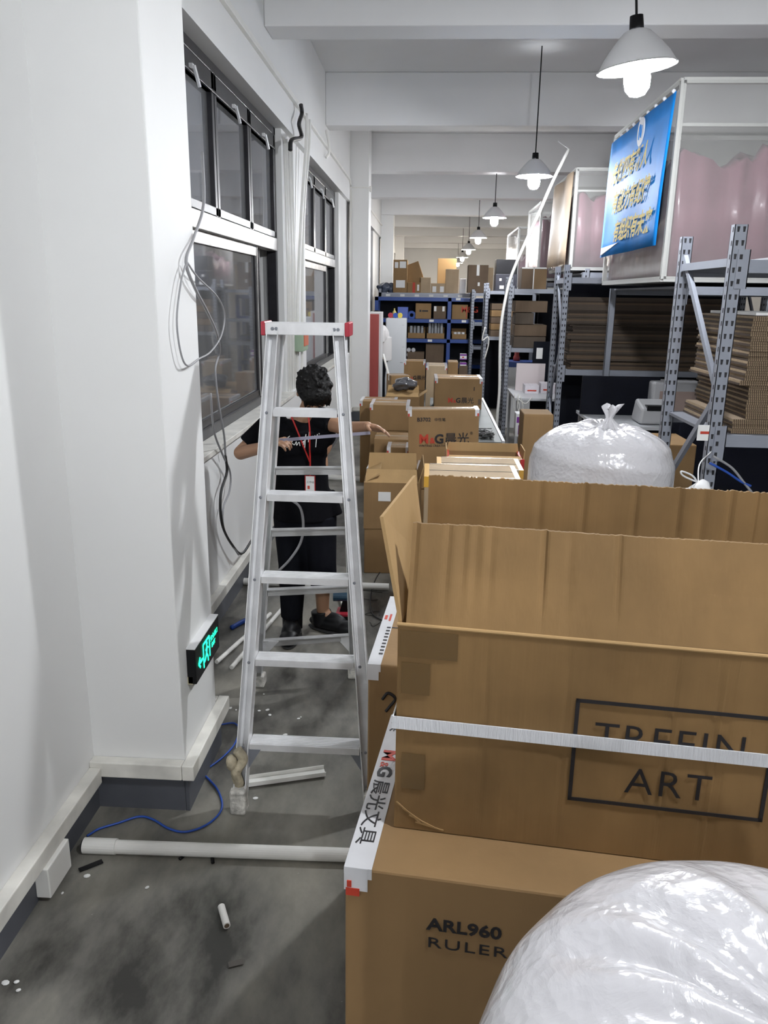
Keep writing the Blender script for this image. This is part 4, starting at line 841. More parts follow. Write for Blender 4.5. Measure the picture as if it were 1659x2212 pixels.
# ---------------------------------------------------------------- bubble wrap rolls in bags
def roll(label, cx, cy, r, h, seed, knot=(.0, .0), n=160, dome=.07, m=BUBBLE, ribs=False):
    rt = thing('bubble_wrap_roll', label, 'bubble wrap', (cx, cy, 0), 0, 'bagged bubble wrap rolls'); rr = random.Random(seed)
    amps = [(rr.randint(4, 19), rr.uniform(0, 6.28), rr.uniform(.3, 1)) for _ in range(10)]
    prof = [(0, 0), (r*.97, 0), (r*.99, .02), (r, h*.3), (r, h*.6), (r, h*.8)]
    k = 30
    for i in range(k+1):
        a = i/k*PI/2; e = .16
        prof.append((r-e + e*math.cos(a)*1.0 if True else 0, h-dome-e*.8+ e*.8*math.sin(a)))
    R0 = r-.16
    for i in range(1, 40):
        q = i/40; prof.append((R0*(1-q)+.008*q, h-dome+dome*q**1.2 - .02*math.sin(q*PI)))
    kx, ky = knot
    def fn(v, t, rad, z):
        q = 1-min(1, rad/r); up = max(0, (z-(h-dome-.16))/(dome+.16))
        fold = sum(am*math.sin(f*t+ph+q*4) for f, ph, am in amps)/5
        d = .0045*fold*min(1, up*1.5)*(1-q*.3) + (.006*math.sin(3*t+seed)+.004*math.sin(z*60+t*2) if z < h-.1 and ribs else .004*math.sin(3*t+seed))
        c = Vector((math.cos(t), math.sin(t), 0))
        v = Vector(v) + c*d*(1 if rad > .03 else 0); v.z += .05*fold*up*max(0, q-.15)*(1-q)*2.2 + .010*math.sin(t*2+seed)*up
        v.x += kx*q*q; v.y += ky*q*q; return v
    MB().lathe(prof, n=n, fn=fn).build('wrapped_roll', m, rt, smooth=True)
    b = MB(); kk = MB()
    def kf(v, t, rad, z): u_ = max(0, (z-h)/.05); return Vector((kx+v[0]*(1+.45*math.sin(3*t)+.3*math.sin(7*t)*u_)+.012*u_, ky+v[1]*(1+.3*math.cos(4*t)), v[2]+.014*u_*math.sin(3*t+1)))
    kk.lathe([(.04, h-.035), (.016, h-.010), (.010, h+.0), (.013, h+.010), (.022, h+.028), (.028, h+.042), (.014, h+.040), (0, h+.02)], n=36, fn=kf)
    kk.build('tied_end', m, rt, smooth=True)
    return rt
roll('white bagged bubble wrap roll nearest the camera, cut by the frame', .335, .50, .29, 1.385, 3, knot=(.05, -.06), dome=.04)
roll('white bagged bubble wrap roll standing farther back, with a tied tip', .655, 2.92, .262, 1.475, 11, knot=(.01, -.02), ribs=True, dome=.035)
o = crump(1.17, 3.35, 1.02, .085, .07, .13, 24, WHITEP, 'plastic_bag', 'small white tied bag hanging from the nearest rack post', 'bag', 21, .25)
b = MB(); b.tube([(1.17, 3.35, 1.13), (1.14, 3.34, 1.17), (1.09, 3.34, 1.19), (1.10, 3.34, 1.17), (1.17, 3.35, 1.14)], .004, 6); b.tube([(1.17, 3.35, 1.13), (1.20, 3.45, 1.2), (1.28, 3.55, 1.24)], .003, 6); b.tube([(1.18, 3.35, 1.13), (1.22, 3.34, 1.10), (1.26, 3.34, 1.06)], .003, 6)
tag(b.build('string', WHITEP, smooth=True), 'white string tying the small white bag to the rack', 'string')
tag(MB().box((0, 0, 0), (.05, .003, .07)).box((.012, -.001, .03), (.05, 0, .042), mi=1).build('paper_tag', [PAPER, INKR]), 'white and red paper tag hooked on the nearest rack post', 'tag').location = (1.205, 3.54, 1.29)

# ---------------------------------------------------------------- step ladder
L = thing('step_ladder', 'worn aluminium step ladder with red end caps, standing open', 'ladder', (0, 0, 0))
fl0, fl1 = Vector((-.672, 2.53, .012)), Vector((-.606, 3.08, 1.765)); fr0, fr1 = Vector((-.172, 2.545, .012)), Vector((-.352, 3.08, 1.765))
bl0, bl1 = Vector((-.812, 3.52, .012)), Vector((-.590, 3.15, 1.755)); br0, br1 = Vector((-.345, 3.64, .012)), Vector((-.345, 3.15, 1.755))
def rail(p, q, w_, d_, name, label=None):
    b = MB(); d = (q-p).normalized(); a = Vector((1, 0, 0)); a = (a-d*a.dot(d)).normalized(); n_ = d.cross(a)
    for s, e in ((-1, 1), ):
        pass
    def slab(a0, a1, n0, n1):
        vs = []
        for e in (p, q):
            for i, j in ((a0, n0), (a1, n0), (a1, n1), (a0, n1)): vs.append(e + a*i + n_*j)
        b.add(vs, [(0,3,2,1), (4,5,6,7), (0,1,5,4), (1,2,6,5), (2,3,7,6), (3,0,4,7)])
    slab(-w_/2, w_/2, -d_/2, -d_/2+.003); slab(-w_/2, -w_/2+.003, -d_/2, d_/2); slab(w_/2-.003, w_/2, -d_/2, d_/2); slab(-w_/2+.010, -w_/2+.013, -d_/2-.003, -d_/2); slab(w_/2-.013, w_/2-.010, -d_/2-.003, -d_/2)
    return b.build(name, ALU, L)
# rail faces the camera with its web
for p, q, nm in ((fl0, fl1, 'front_leg'), (fr0, fr1, 'front_leg')): rail(p, q, .046, -.055, nm)
for p, q, nm in ((bl0, bl1, 'rear_leg'), (br0, br1, 'rear_leg')): rail(p, q, .030, -.040, nm)
def lerp(a, b_, z): t = (z-a.z)/(b_.z-a.z); return a+(b_-a)*t
for z in (.255, .56, .86, 1.16, 1.47):
    a = lerp(fl0, fl1, z); c = lerp(fr0, fr1, z); b = MB(); d = .075
    y = (a.y+c.y)/2; x0 = a.x+.024; x1 = c.x-.024
    b.box((x0, y-.030, z-.004), (x1, y-.030+d, z)); b.box((x0, y-.032, z-.026), (x1, y-.029, z+.001)); b.box((x0, y-.030+d-.003, z-.022), (x1, y-.030+d, z))
    for k in range(6): b.box((x0, y-.022+k*.011, z), (x1, y-.018+k*.011, z+.0015))
    st = b.build('step', ALU, L, bevel=.0015)
    r_ = MB()
    for xx in (a.x, c.x): r_.ball((xx, y-.034, z-.012), (.006, .004, .006), nu=10, nv=6)
    r_.build('rivet', STEELD, st, smooth=True)
for z in (.255, .545, .86, 1.16):
    a = lerp(bl0, bl1, z); c = lerp(br0, br1, z); b = MB(); b.bar((a.x+.015, a.y, z), (c.x-.015, c.y, z), .020, .034, up=(0, 0, 1)); b.bar((a.x+.015, a.y-.012, z+.017), (c.x-.015, c.y-.012, z+.017), .028, .004); b.build('rear_rung', ALUD, L)
b = MB(); b.box((-.637, 3.06, 1.765), (-.325, 3.19, 1.79)); b.box((-.637, 3.057, 1.745), (-.325, 3.062, 1.79)); b.box((-.637, 3.185, 1.745), (-.325, 3.19, 1.79)); b.build('top_cap', ALU, L, bevel=.002)
MB().box((-.652, 3.052, 1.742), (-.635, 3.195, 1.795)).build('end_cap', RED, L, bevel=.004); MB().box((-.328, 3.052, 1.742), (-.309, 3.195, 1.795)).build('end_cap', RED, L, bevel=.004)
b = MB()
for x in (-.607, -.592, -.368, -.353): b.cone((x, 3.058, 1.768), (x, 3.053, 1.768), .007, .006, 12)
b.build('bolt', STEELD, L)
pl = mat('plaster_caked_rubber', (.62, .60, .55), .8, bump=1, bscale=40, var=.5, vscale=30)
for k, (p, s) in enumerate(((fl0, .03), (fr0, .028), (bl0, .035), (br0, .026))):
    b = MB(); b.box((p.x-s, p.y-s, 0), (p.x+s, p.y+s, .10 if k != 2 else .06)); o = b.build('foot', pl, L, bevel=.008)
b = MB(); b.tube([(fl0.x, 2.55, .10), (fl0.x-.01, 2.54, .16), (fl0.x+.015, 2.55, .21), (fl0.x-.005, 2.55, .25)], .02, 8); b.ball((fl0.x-.025, 2.54, .20), (.022, .02, .035), nu=10, nv=8); tag(b.build('wrapped_rag', mat('dirty_tape_rag', (.48, .42, .30), .6, bump=1, bscale=30, var=.4, vscale=30), L, smooth=True), 'dirty rag tied round the leg')
for s, z0, p, q in ((1, .255, bl0, bl1), (-1, .255, br0, br1)):
    a = lerp(p, q, z0); b = MB(); sg = s; X_ = a.x+sg*.012
    b.add([(X_, a.y-.02, z0+.02), (X_+sg*.08, a.y-.02, z0+.02), (X_, a.y-.02, z0-.07), (X_, a.y-.017, z0+.02), (X_+sg*.08, a.y-.017, z0+.02), (X_, a.y-.017, z0-.07)], [(0,1,2), (5,4,3), (0,3,4,1), (1,4,5,2), (2,5,3,0)]); b.build('corner_bracket', ALU, L)
    a = lerp(fl0 if s > 0 else fr0, fl1 if s > 0 else fr1, .20); X_ = a.x+sg*.02
    b = MB(); b.add([(X_, a.y-.01, .235), (X_+sg*.05, a.y-.01, .235), (X_, a.y-.01, .15), (X_, a.y-.006, .235), (X_+sg*.05, a.y-.006, .235), (X_, a.y-.006, .15)], [(0,1,2), (5,4,3), (0,3,4,1), (1,4,5,2), (2,5,3,0)]); b.build('corner_bracket', STEELD, L)

# ---------------------------------------------------------------- people
def limb(mb, a, b_, r0, r1, n=18, sx=1.): mb.cone(a, b_, r0, r1, n, sx=sx); mb.ball(a, r0, nu=16, nv=10); mb.ball(b_, r1, nu=16, nv=10)
def hand(mb, wrist, d, palm_n, s=1., curl=.9, thumb=1):
    """palm plus five bent fingers; d = direction of the hand, palm_n = palm normal"""
    d = Vector(d).normalized(); pn = Vector(palm_n); pn = (pn-d*pn.dot(d)).normalized(); side = d.cross(pn)
    w0 = Vector(wrist); M = Matrix((d, side, pn)).transposed()
    mb.ball(w0+d*.045*s, (.050*s, .040*s, .017*s), M=M, nu=16, nv=12)
    for k, (off, ln, c) in enumerate(((-.030, .062, 1.), (-.010, .074, .95), (.010, .070, 1.), (.029, .055, 1.1))):
        p = w0+d*.078*s+side*off*s; a = curl*c*.55; q = p; dd = d.copy()
        for j, fr in enumerate((.45, .32, .23)):
            dd = (dd*math.cos(a)+pn*math.sin(a)).normalized(); pn2 = (pn-dd*pn.dot(dd)); 
            q2 = q+dd*ln*fr*s; r0 = (.0085-.001*j)*s; limb(mb, q, q2, r0, r0*.92, 10); q = q2
            pn = pn2.normalized() if pn2.length > .1 else pn
        pn = Vector(palm_n); pn = (pn-d*pn.dot(d)).normalized()
    p = w0+d*.025*s-side*thumb*.028*s; q = p+(d*.5-side*thumb*.7+pn*.5).normalized()*.036*s; limb(mb, p, q, .012*s, .010*s, 10); q2 = q+(d*.9-side*thumb*.1+pn*.5).normalized()*.030*s; limb(mb, q, q2, .010*s, .008*s, 10)
def head(mb, c, M, s=1.):
    """skull, jaw, nose, ears; local +y is the face direction, z up"""
    V = lambda x, y, z: Vector(c)+M @ (Vector((x, y, z))*s)
    mb.ball(V(0, -.01, .025), (.073*s, .092*s, .085*s), M=M, nu=24, nv=16); mb.ball(V(0, .022, -.035), (.056*s, .062*s, .068*s), M=M, nu=20, nv=14); mb.ball(V(0, .05, -.075), (.03*s, .028*s, .025*s), M=M)
    limb(mb, V(0, .088, .01), V(0, .104, -.022), .009*s, .013*s, 10); mb.ball(V(.0, .078, -.052), (.024*s, .010*s, .007*s), M=M); mb.ball(V(.0, .077, -.062), (.020*s, .010*s, .006*s), M=M)
    for e in (-1, 1): mb.ball(V(e*.074, -.005, -.01), (.010*s, .018*s, .030*s), M=M, nu=12, nv=8); mb.ball(V(e*.045, .058, -.015), (.022*s, .02*s, .018*s), M=M)
J = lambda x, y, Y: at(x, y, 'Y', Y)
P1 = thing('person', 'person in black t-shirt behind the ladder, head bowed, both arms stretching a strip', 'person', (-.65, 4.15, 0))
I = Matrix.Identity(4); loc1 = Vector((-.65, 4.15, 0))
def local(mb, o0): mb.v = [tuple(Vector(v)-o0) for v in mb.v]; return mb
shL, shR = J(592, 912, 4.16), J(694, 908, 4.16); elL, elR = J(520, 978, 4.08), J(752, 926, 4.08); wrL, wrR = J(588, 962, 3.86), J(794, 921, 3.92)
hipL, hipR = J(628, 1130, 4.17), J(690, 1130, 4.17); knL, knR = J(632, 1225, 4.12), J(696, 1215, 4.14); anL, anR = J(630, 1322, 4.14), J(697, 1318, 4.22)
neck = J(655, 890, 4.15); hc = J(675, 848, 4.08)
MH = Euler((math.radians(-48), 0, math.radians(172)), 'XYZ').to_matrix(); MH = Matrix.Rotation(math.radians(180+22), 3, 'Z') @ Matrix.Rotation(math.radians(-58), 3, 'X')
b = MB(); head(b, hc, MH, .98)
limb(b, neck+Vector((0, .02, -.06)), hc+Vector((0, .03, -.03)), .052, .050)
b.ball((neck+Vector((0, .03, -.16))), (.155, .095, .14), nu=24, nv=14); b.ball(J(656, 1000, 4.17), (.135, .09, .18), nu=24, nv=14); b.ball(J(658, 1105, 4.17), (.15, .10, .13), nu=24, nv=14)
limb(b, shL, elL, .048, .038); limb(b, elL, wrL, .038, .025); limb(b, shR, elR, .048, .038); limb(b, elR, wrR, .038, .025)
hand(b, wrL, J(612, 950, 3.80)-wrL, (.3, .3, -1), 1., 1.15, thumb=-1); hand(b, wrR, J(818, 926, 3.88)-wrR, (-.2, -.4, -.8), 1., .35, thumb=1)
limb(b, hipL, knL, .082, .055); limb(b, knL, anL, .055, .036); limb(b, hipR, knR, .082, .055); limb(b, knR, anR, .052, .036)
limb(b, anL, Vector((anL.x, anL.y-.08, .04)), .036, .025); limb(b, anR, Vector((anR.x+.08, anR.y-.03, .04)), .036, .025)
body = local(b, loc1).build('body', SKIN, P1, smooth=True); remesh(body, .0042, 3); body.data.materials.clear(); body.data.materials.append(SKIN)
# hair cap
b = MB(); V = lambda x, y, z: hc+MH @ Vector((x, y, z))
b.ball(V(0, -.018, .045), (.093, .108, .088), M=MH, nu=28, nv=18); b.ball(V(0, -.06, -.01), (.078, .055, .07), M=MH, nu=20, nv=12); b.ball(V(0, .045, .075), (.080, .052, .045), M=MH, nu=20, nv=12)
rr = random.Random(2)
for k in range(70):
    a_ = rr.uniform(0, 2*PI); e_ = rr.uniform(.1, 1.35); q = Vector((math.cos(a_)*math.sin(e_)*.092, -.018+math.sin(a_)*math.sin(e_)*.105, .045+math.cos(e_)*.09)); b.cone(V(*q), V(*(q*1.10+Vector((rr.uniform(-.012, .012), rr.uniform(-.01, .01), rr.uniform(-.01, .006))))), .013, .003, 6)
for k in range(9): x_ = -.065+k*.016; b.cone(V(x_, .07, .075), V(x_*1.05+rr.uniform(-.01, .01), .098, .035+rr.uniform(-.01, .012)), .014, .003, 6)
hair = local(b, loc1).build('hair', HAIR, P1, smooth=True); remesh(hair, .005, 1); hair.data.materials.clear(); hair.data.materials.append(HAIR)
b = MB()
for e in (-1, 1): b.ball(V(e*.030, .082, -.004), (.011, .006, .005), M=MH, nu=10, nv=6)
local(b, loc1).build('eye', BLACK, P1)
# shirt
b = MB(); ch = neck+Vector((0, .02, -.07))
b.ball(neck+Vector((.0, .03, -.13)), (.175, .112, .10), nu=24, nv=14)
tors = [(J(654, 925, 4.17), .172, .118), (J(648, 985, 4.17), .150, .115), (J(650, 1050, 4.17), .155, .118), (J(656, 1118, 4.17), .178, .132)]
for (p, rx_, ry_), (p2, rx2, ry2) in zip(tors[:-1], tors[1:]):
    n = 28; vs = []
    for pp, ra, rb_ in ((p, rx_, ry_), (p2, rx2, ry2)):
        for k in range(n): t_ = 2*PI*k/n; vs.append(pp+Vector((math.cos(t_)*ra, math.sin(t_)*rb_, 0)))
    b.add(vs, [(k, (k+1) % n, n+(k+1) % n, n+k) for k in range(n)]+[tuple(range(n))[::-1], tuple(range(n, 2*n))])
slL = shL+(elL-shL)*.78; slR = shR+(elR-shR)*.42
b.ball(shL, .072); b.cone(shL, slL, .070, .064, 20); b.ball(shR, .072); b.cone(shR, slR, .070, .072, 20)
b.cone(J(712, 1060, 4.17), J(724, 1112, 4.17), .03, .045, 14)
shirt = local(b, loc1).build('shirt', SHIRTK, P1, smooth=True); remesh(shirt, .0075, 6); shirt.data.materials.clear(); shirt.data.materials.append(SHIRTK)
# printed script on the shirt, lanyard, badge
def onshirt(x, y, dY=0.): return J(x, y, 4.03+dY)-loc1
b = MB()
for st in (((626, 942), (622, 946), (632, 950), (626, 962), (619, 967), (632, 958)), ((632, 958), (636, 961), (640, 954), (641, 962), (646, 955), (648, 963)), ((652, 958), (656, 953), (656, 961), (661, 938)), ((661, 938), (658, 970)), ((668, 933), (666, 955)), ((672, 948), (675, 942), (677, 948), (680, 941), (682, 947), (686, 938)), ((684, 942), (682, 966)), ((689, 936), (690, 938))):
    if len(st) == 2: b.bar(onshirt(*st[0], -.02), onshirt(*st[1], -.02), .0035, .0035)
    else: b.tube([onshirt(x, y, -.02) for x, y in st], .0022, 6)
pr_ = b.build('print', PAPER, shirt); pr_.parent = shirt
b = MB(); b.tube([onshirt(628, 896, .0), onshirt(642, 930, -.015), onshirt(656, 965, -.02), onshirt(669, 997, -.015)], .0045, 6); b.tube([onshirt(666, 896, .0), onshirt(669, 930, -.018), onshirt(669, 965, -.02), onshirt(670, 1000, -.015), onshirt(670, 1030, -.005)], .0045, 6)
tag(b.build('lanyard', LAN, P1, smooth=True), 'red lanyard')
bd = MB(); p = onshirt(670, 1045, -.01); bd.box((p.x-.028, p.y-.003, p.z-.045), (p.x+.028, p.y, p.z+.045)); bo = bd.build('badge', LAN, P1)
bd = MB(); bd.box((p.x-.023, p.y-.005, p.z-.042), (p.x+.023, p.y-.003, p.z+.042)); bd.build('badge_card', PAPER, bo)
text('badge_print', '工作证', .014, INKK, bo, FR((p.x-.019, p.y-.0055, p.z+.005), (1,0,0), (0,0,1))); bd = MB(); bd.box((p.x-.014, p.y-.0058, p.z-.028), (p.x-.002, p.y-.005, p.z-.010)); bd.build('badge_photo', INKR, bo)
# trousers
b = MB(); b.ball(J(658, 1120, 4.17), (.165, .115, .09), nu=24, nv=14)
b.cone(hipL+Vector((0, 0, .04)), knL, .098, .078, 20); b.ball(knL, .078); b.cone(knL, anL+Vector((0, 0, -.03)), .080, .062, 20)
b.cone(hipR+Vector((0, 0, .04)), knR, .098, .080, 20); b.ball(knR, .080); b.cone(knR, J(700, 1268, 4.17), .080, .076, 20)
tr = local(b, loc1).build('trousers', TROUS, P1, smooth=True); remesh(tr, .0075, 5); tr.data.materials.clear(); tr.data.materials.append(TROUS)
def shoe(parent, heel, d, o0, m=BLACK):
    d = Vector((d[0], d[1], 0)).normalized(); s_ = Vector((-d.y, d.x, 0)); M = Matrix((d, s_, Vector((0,0,1)))).transposed(); h = Vector((heel[0], heel[1], 0))
    b = MB(); b.ball(h+d*.09+Vector((0,0,.045)), (.150, .055, .045), M=M, nu=20, nv=12); b.ball(h+d*.19+Vector((0,0,.04)), (.08, .056, .040), M=M, nu=18, nv=10); b.cone(h+d*.03+Vector((0,0,.03)), h+d*.02+Vector((0,0,.115)), .058, .060, 16); b.ball(h+d*.10+Vector((0,0,.07)), (.09, .046, .045), M=M)
    o = local(b, o0).build('shoe', m, parent, smooth=True); remesh(o, .005, 4); o.data.materials.clear(); o.data.materials.append(m)
    b = MB(); b.ball(h+d*.10+Vector((0,0,.010)), (.165, .060, .012), M=M, nu=20, nv=8); local(b, o0).build('sole', mat('dark_rubber', (.03, .03, .03), .7), o, smooth=True)
shoe(P1, (anL.x, anL.y+.04), (.05, -1), loc1); shoe(P1, (anR.x-.03, anR.y+.02), (.93, -.42), loc1)
tag(MB().bar(J(604, 951, 3.80), J(800, 935, 3.88), .003, .016).build('measuring_strip', mat('clear_purple_strip', (.34, .33, .42), .2)), 'thin translucent strip stretched between the hands of the person in black', 'strip')
tag(MB().tube([J(x, y, 3.9) for x, y in ((586, 1048), (600, 1068), (632, 1082), (650, 1100), (655, 1140), (648, 1175), (625, 1210), (600, 1235))], .007, 8).build('hanging_cable', CABGREY, smooth=True), 'grey cable hanging in a loop in front of the dark trousers', 'cable')

P2 = thing('person', 'person in a white t-shirt and black trousers half hidden by the red cabinet', 'person', (-.83, 13.75, 0)); lo = Vector((0, 0, 0))
b = MB(); c0 = Vector((0, 0, 0)); M2 = Matrix.Rotation(math.radians(90), 3, 'Z')
head(b, Vector((-.10, -.02, 1.52)), M2, .95); limb(b, Vector((-.06, 0, 1.34)), Vector((-.09, 0, 1.46)), .05, .05); b.ball((0, 0, 1.2), (.10, .16, .17)); b.ball((0, 0, .95), (.10, .14, .16))
limb(b, Vector((.0, -.19, 1.30)), Vector((-.01, -.22, 1.05)), .05, .04); limb(b, Vector((-.01, -.22, 1.05)), Vector((-.12, -.16, .92)), .036, .026); hand(b, Vector((-.12, -.16, .92)), (-1, .3, -.4), (0, 0, -1), 1, .8)
limb(b, Vector((.0, .19, 1.30)), Vector((-.02, .22, 1.05)), .05, .04); limb(b, Vector((-.02, .22, 1.05)), Vector((-.15, .16, .92)), .036, .026); hand(b, Vector((-.15, .16, .92)), (-1, -.3, -.4), (0, 0, -1), 1, .8, -1)
for s in (-1, 1): limb(b, Vector((0, s*.09, .85)), Vector((-.02, s*.09, .47)), .085, .055); limb(b, Vector((-.02, s*.09, .47)), Vector((.01, s*.09, .08)), .05, .035); limb(b, Vector((.01, s*.09, .07)), Vector((-.12, s*.09, .05)), .035, .03)
o = b.build('body', SKIN, P2, smooth=True); remesh(o, .006, 3); o.data.materials.clear(); o.data.materials.append(SKIN)
b = MB(); b.ball((-.09, -.02, 1.565), (.098, .088, .078)); b.ball((-.05, -.02, 1.52), (.06, .082, .08)); b.build('hair', HAIR, P2, smooth=True)
b = MB(); b.ball((0, 0, 1.22), (.13, .20, .17)); b.cone((0, 0, 1.2), (0, 0, .80), .15, .155, 24, sx=1.15); b.cone((0, -.19, 1.32), (-.01, -.215, 1.12), .075, .07, 16); b.cone((0, .19, 1.32), (-.01, .215, 1.12), .075, .07, 16); b.ball((0, -.18, 1.32), .075); b.ball((0, .18, 1.32), .075)
o = b.build('shirt', SHIRTW, P2, smooth=True); remesh(o, .01, 5); o.data.materials.clear(); o.data.materials.append(SHIRTW)
b = MB(); b.ball((0, 0, .84), (.13, .16, .10))
for s in (-1, 1): b.cone((0, s*.085, .84), (-.02, s*.09, .47), .10, .075, 18); b.cone((-.02, s*.09, .47), (.01, s*.09, .10), .072, .055, 18)
o = b.build('trousers', TROUS, P2, smooth=True); remesh(o, .01, 4); o.data.materials.clear(); o.data.materials.append(TROUS)
for s in (-1, 1): shoe(P2, (.03, s*.09), (-1, 0), lo)

# ---------------------------------------------------------------- exit sign on the column
r = thing('exit_sign', 'black emergency exit sign glowing green on the column side', 'sign', (-.872, 2.615, .478))
b = MB(); b.box((0, 0, 0), (.034, .33, .142)); b.build('sign_case', BLACK, r, bevel=.003); MB().box((0, .0, .142), (.034, .33, .146)).build('top_cover', WHITEP, r)
fx = .0355
def strip(p, q, w_=.006): g_.bar((fx, p[0], p[1]), (fx, q[0], q[1]), w_, .002, up=(1, 0, 0))
g_ = MB()   # y grows away from the camera, so the face reads left to right
strip((.10, .02), (.10, .115), .008); strip((.10, .115), (.185, .115), .008); strip((.185, .115), (.185, .03), .008)
g_.ball((fx, .148, .100), (.002, .009, .009), nu=12, nv=8); strip((.150, .09), (.140, .062), .012); strip((.140, .062), (.158, .040), .008); strip((.158, .040), (.160, .022), .007); strip((.138, .062), (.122, .045), .008); strip((.122, .045), (.108, .04), .007); strip((.150, .085), (.168, .075), .006); strip((.148, .085), (.130, .078), .006)
strip((.035, .065), (.085, .065), .010); strip((.035, .065), (.055, .085), .009); strip((.035, .065), (.055, .045), .009)
g_.build('pictogram', GREENE, r)
text('sign_lettering', '安全出口', .026, GREENE, r, FR((fx, .200, .083), (0, 1, 0), (0, 0, 1))); text('sign_lettering', 'EXIT', .026, GREENE, r, FR((fx, .212, .052), (0, 1, 0), (0, 0, 1)), bold=.0004)
tag(MB().box((0, 0, 0), (.02, .02, .03)).build('wall_plug', mat('putty', (.5, .45, .3), .7), r), 'putty blob')

# ---------------------------------------------------------------- loose cables, pipes and scraps on the floor
def fl(px, py, z=.0): return at(px, py, 'Z', z)
r = thing('pvc_pipe', 'thick white pvc pipe lying across the floor in the foreground', 'pipe', (0, 0, 0)); a = fl(182, 1826, .024); c = fl(990, 1836, .024); c.y = a.y+.03
MB().cone(a+Vector((.06, 0, 0)), c, .0235, .0235, 20).build('pipe', PVC, r, smooth=False); MB().cone(a, a+Vector((.115, .002, 0)), .027, .027, 20).build('coupling', PVC, r); MB().cone(a-Vector((.006, 0, 0)), a, .021, .021, 16).build('dark_bore', HOLE, r)
a = fl(527, 1256, .022); c = fl(840, 1268, .022)
tag(MB().cone(a, c, .024, .024, 18).build('pvc_pipe', PVC, smooth=False), 'white pvc pipe on the floor behind the worker in black', 'pipe')
a = fl(700, 1030, .022); c = fl(790, 1036, .022)
tag(MB().cone(a, c, .03, .03, 14).build('pvc_pipe', PVC), 'white pipe across the floor farthest down the aisle', 'pipe')
a = fl(468, 1430, .012); c = fl(584, 1326, .012); tag(MB().cone(a, c, .012, .012, 12).build('conduit', PVC), 'thin white conduit beside the column, the left one of two', 'conduit')
a = fl(500, 1442, .012); c = fl(612, 1312, .012); tag(MB().cone(a, c, .012, .012, 12).build('conduit', PVC), 'thin white conduit running towards the shoe, the right one of two', 'conduit')
a = fl(720, 1255, .02); c = fl(745, 1310, .02); tag(MB().bar(a, c, .03, .02).build('white_strip', PVC), 'short white strip lying behind the right shoe of the worker', 'strip')
a = fl(478, 1958, .011); c = fl(490, 2000, .011); r = thing('pipe_offcut', 'short white pipe offcut alone on the stained floor', 'pipe', (0, 0, 0)); MB().cone(a, c, .0115, .0115, 16).build('pipe', PVC, r); d = (c-a).normalized(); MB().cone(c, c+d*.0006, .008, .008, 12).build('dark_bore', CARDD, r)
a = fl(528, 1692, .01); c = fl(702, 1668, .01); b = MB(); d = (c-a).normalized(); b.bar(a, c, .052, .004); b.bar(a+Vector((-d.y, d.x, 0))*.025+Vector((0,0,.008)), c+Vector((-d.y, d.x, 0))*.025+Vector((0,0,.008)), .003, .018); b.bar(a-Vector((-d.y, d.x, 0))*.025+Vector((0,0,.008)), c-Vector((-d.y, d.x, 0))*.025+Vector((0,0,.008)), .003, .018)
tag(b.build('trunking_offcut', PVC), 'white trunking offcut lying between the front ladder feet', 'trunking')
tag(MB().tube([fl(x, y, .006) for x, y in ((188, 1806), (215, 1790), (255, 1778), (300, 1764), (330, 1770), (365, 1790), (400, 1797), (440, 1785), (470, 1762), (480, 1738), (470, 1706), (450, 1682), (432, 1664), (455, 1655), (485, 1632), (508, 1605), (516, 1575), (505, 1562), (478, 1565))], .0042, 8).build('blue_cable', CABBLUE, smooth=True), 'blue network cable snaking over the floor round the column foot', 'cable')
b = MB(); b.tube([fl(x, y, .012) for x, y in ((540, 1335), (520, 1345), (500, 1356))], .014, 8); b.tube([fl(536, 1336, .02), fl(548, 1330, .02)], .022, 8, smooth=False)
tag(b.build('blue_tool', CABBLUE, smooth=True), 'blue handled tool on the floor left of the ladder', 'tool')
r = thing('cordless_drill', 'dark blue cordless drill with red trim behind the right shoe', 'drill', tuple(fl(742, 1338))); 
b = MB(); b.box((-.04, -.06, 0), (.05, .05, .055)); b.build('battery', BLACK, r, bevel=.006); b = MB(); b.bar((0, 0, .05), (.02, 0, .13), .04, .045); b.build('grip', BLACK, r); MB().cone((-.06, 0, .15), (.09, 0, .15), .032, .028, 16).build('motor_housing', mat('dark_teal_plastic', (.02, .06, .10), .4), r); MB().box((-.04, -.062, .045), (.05, .052, .058)).build('trim', RED, r)
b = MB(); rr = random.Random(4)
b.tube([fl(x, y, .006) for x, y in ((830, 1225), (812, 1250), (800, 1290), (805, 1325), (825, 1340))], .004, 6)
tag(b.build('black_cable', CABBLK, smooth=True), 'thin black cable curving over the floor beside the cartons', 'cable')
b = MB()
for k in range(4): b.tube([fl(770+rr.uniform(0, 60), 1275+k*25+rr.uniform(-8, 8), .004) for _ in range(4)], .002, 5)
tag(b.build('wire_scraps', CABBLK, smooth=True), 'thin dark wire scraps on the floor between ladder and cartons', 'wires', None, 'stuff')
a = fl(195, 1872, .004); tag(MB().bar(a-Vector((.03, .02, 0)), a+Vector((.03, .03, 0)), .02, .003).build('tape_scrap', BLACK), 'black tape scrap on the floor beside the wall', 'scrap')
tag(MB().tube([fl(x, y, .004) for x, y in ((388, 1856), (408, 1842), (440, 1842), (456, 1846), (460, 1864))], .006, 6).build('tape_scrap', BLACK, smooth=True), 'curled black tape scrap in front of the thick white pipe', 'scrap')
a = fl(508, 2085, .003); tag(MB().bar(a-Vector((.02, 0, 0)), a+Vector((.02, .015, 0)), .02, .002).build('paper_scrap', mat('dirty_scrap', (.10, .09, .08), .8)), 'small dirty scrap on the floor nearest the camera', 'scrap')
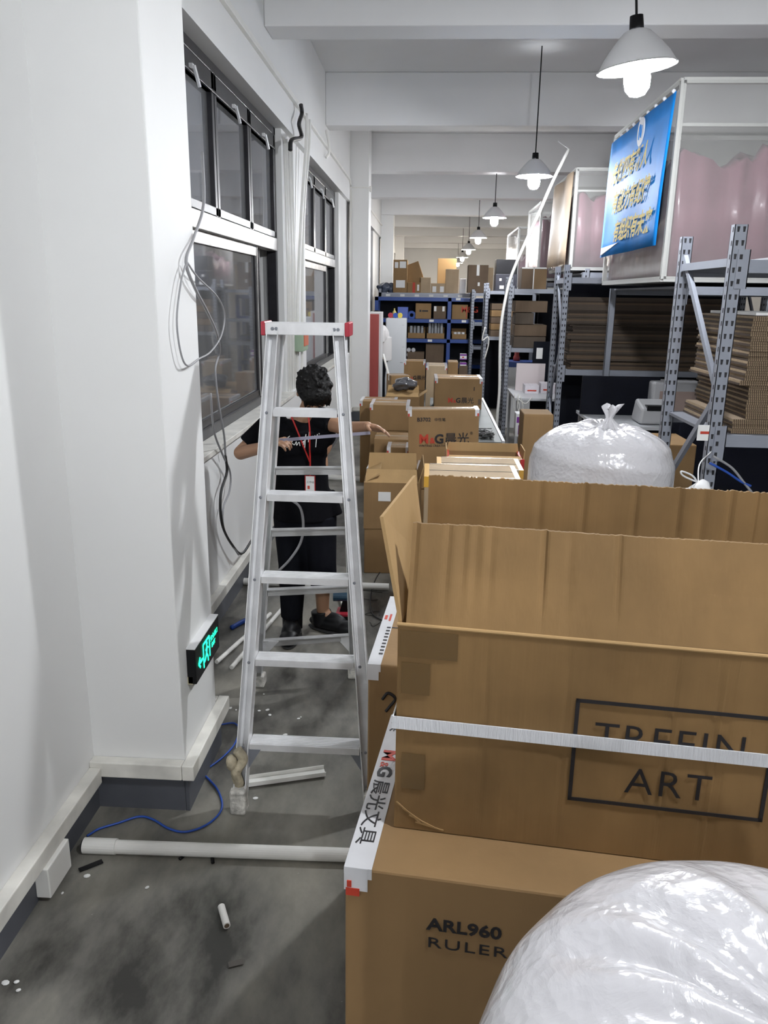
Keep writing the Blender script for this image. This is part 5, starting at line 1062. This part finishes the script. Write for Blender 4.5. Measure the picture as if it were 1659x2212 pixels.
cr = MB().ball((0, 0, .002), (.008, .006, .003), nu=8, nv=5).build('plaster_crumb', PAPER); rr = random.Random(12)
for k, (x, y) in enumerate(((498, 1530), (510, 1534), (560, 1536), (578, 1534), (583, 1545), (545, 1548), (645, 1553), (616, 1588), (552, 1725), (418, 1720), (318, 1918), (182, 1878), (188, 1893), (135, 1930), (12, 2124), (36, 2122), (40, 2140), (650, 1550), (570, 1500), (670, 1600))):
    o = cr if k == 0 else cr.copy()
    if k: COL.objects.link(o)
    o.location = fl(x, y); o.rotation_euler = (0, 0, rr.uniform(0, 3)); o.scale = [rr.uniform(.6, 1.6)]*2+[1]; tag(o, 'tiny white plaster crumb scattered on the concrete floor', 'plaster crumb', 'plaster crumbs on the floor')
# cables hanging by the window
def hang(pts_, r_, mt, lab):
    return tag(MB().tube([at(x, y, 'X', X) for x, y, X in pts_], r_, 8).build('hanging_cable', mt, smooth=True), lab, 'cable')
hang(((437, 330, -1.0), (440, 440, -.90), (418, 515, -.86), (402, 565, -.85), (420, 620, -.85), (447, 672, -.88), (468, 720, -1.0), (474, 760, -1.13), (465, 800, -1.15), (472, 870, -1.16), (484, 940, -1.17), (487, 985, -1.18)), .006, CABGREY, 'grey cable looping down across the first window, the longest one')
hang(((404, 566, -.85), (428, 600, -.85), (470, 642, -.92), (485, 680, -.95), (478, 725, -.95), (455, 760, -.92), (430, 775, -.87), (405, 790, -.85), (390, 760, -.85), (382, 690, -.85), (391, 610, -.85), (401, 572, -.85)), .0035, CABGREY, 'thin grey cable bulging into a wide loop over the column edge')
hang(((487, 985, -1.17), (490, 1020, -1.18), (478, 1060, -1.18), (476, 1100, -1.18), (482, 1140, -1.18), (500, 1175, -1.17), (522, 1196, -1.16), (545, 1165, -1.15)), .008, CABBLK, 'dark cable sagging down the wall below the first window')
hang(((455, 850, -1.12), (462, 930, -1.14), (480, 980, -1.17), (497, 1020, -1.18), (496, 1060, -1.18), (482, 1100, -1.18), (486, 1150, -1.18), (515, 1198, -1.16)), .006, CABGREY, 'grey cable sagging beside the dark cable below the first window')
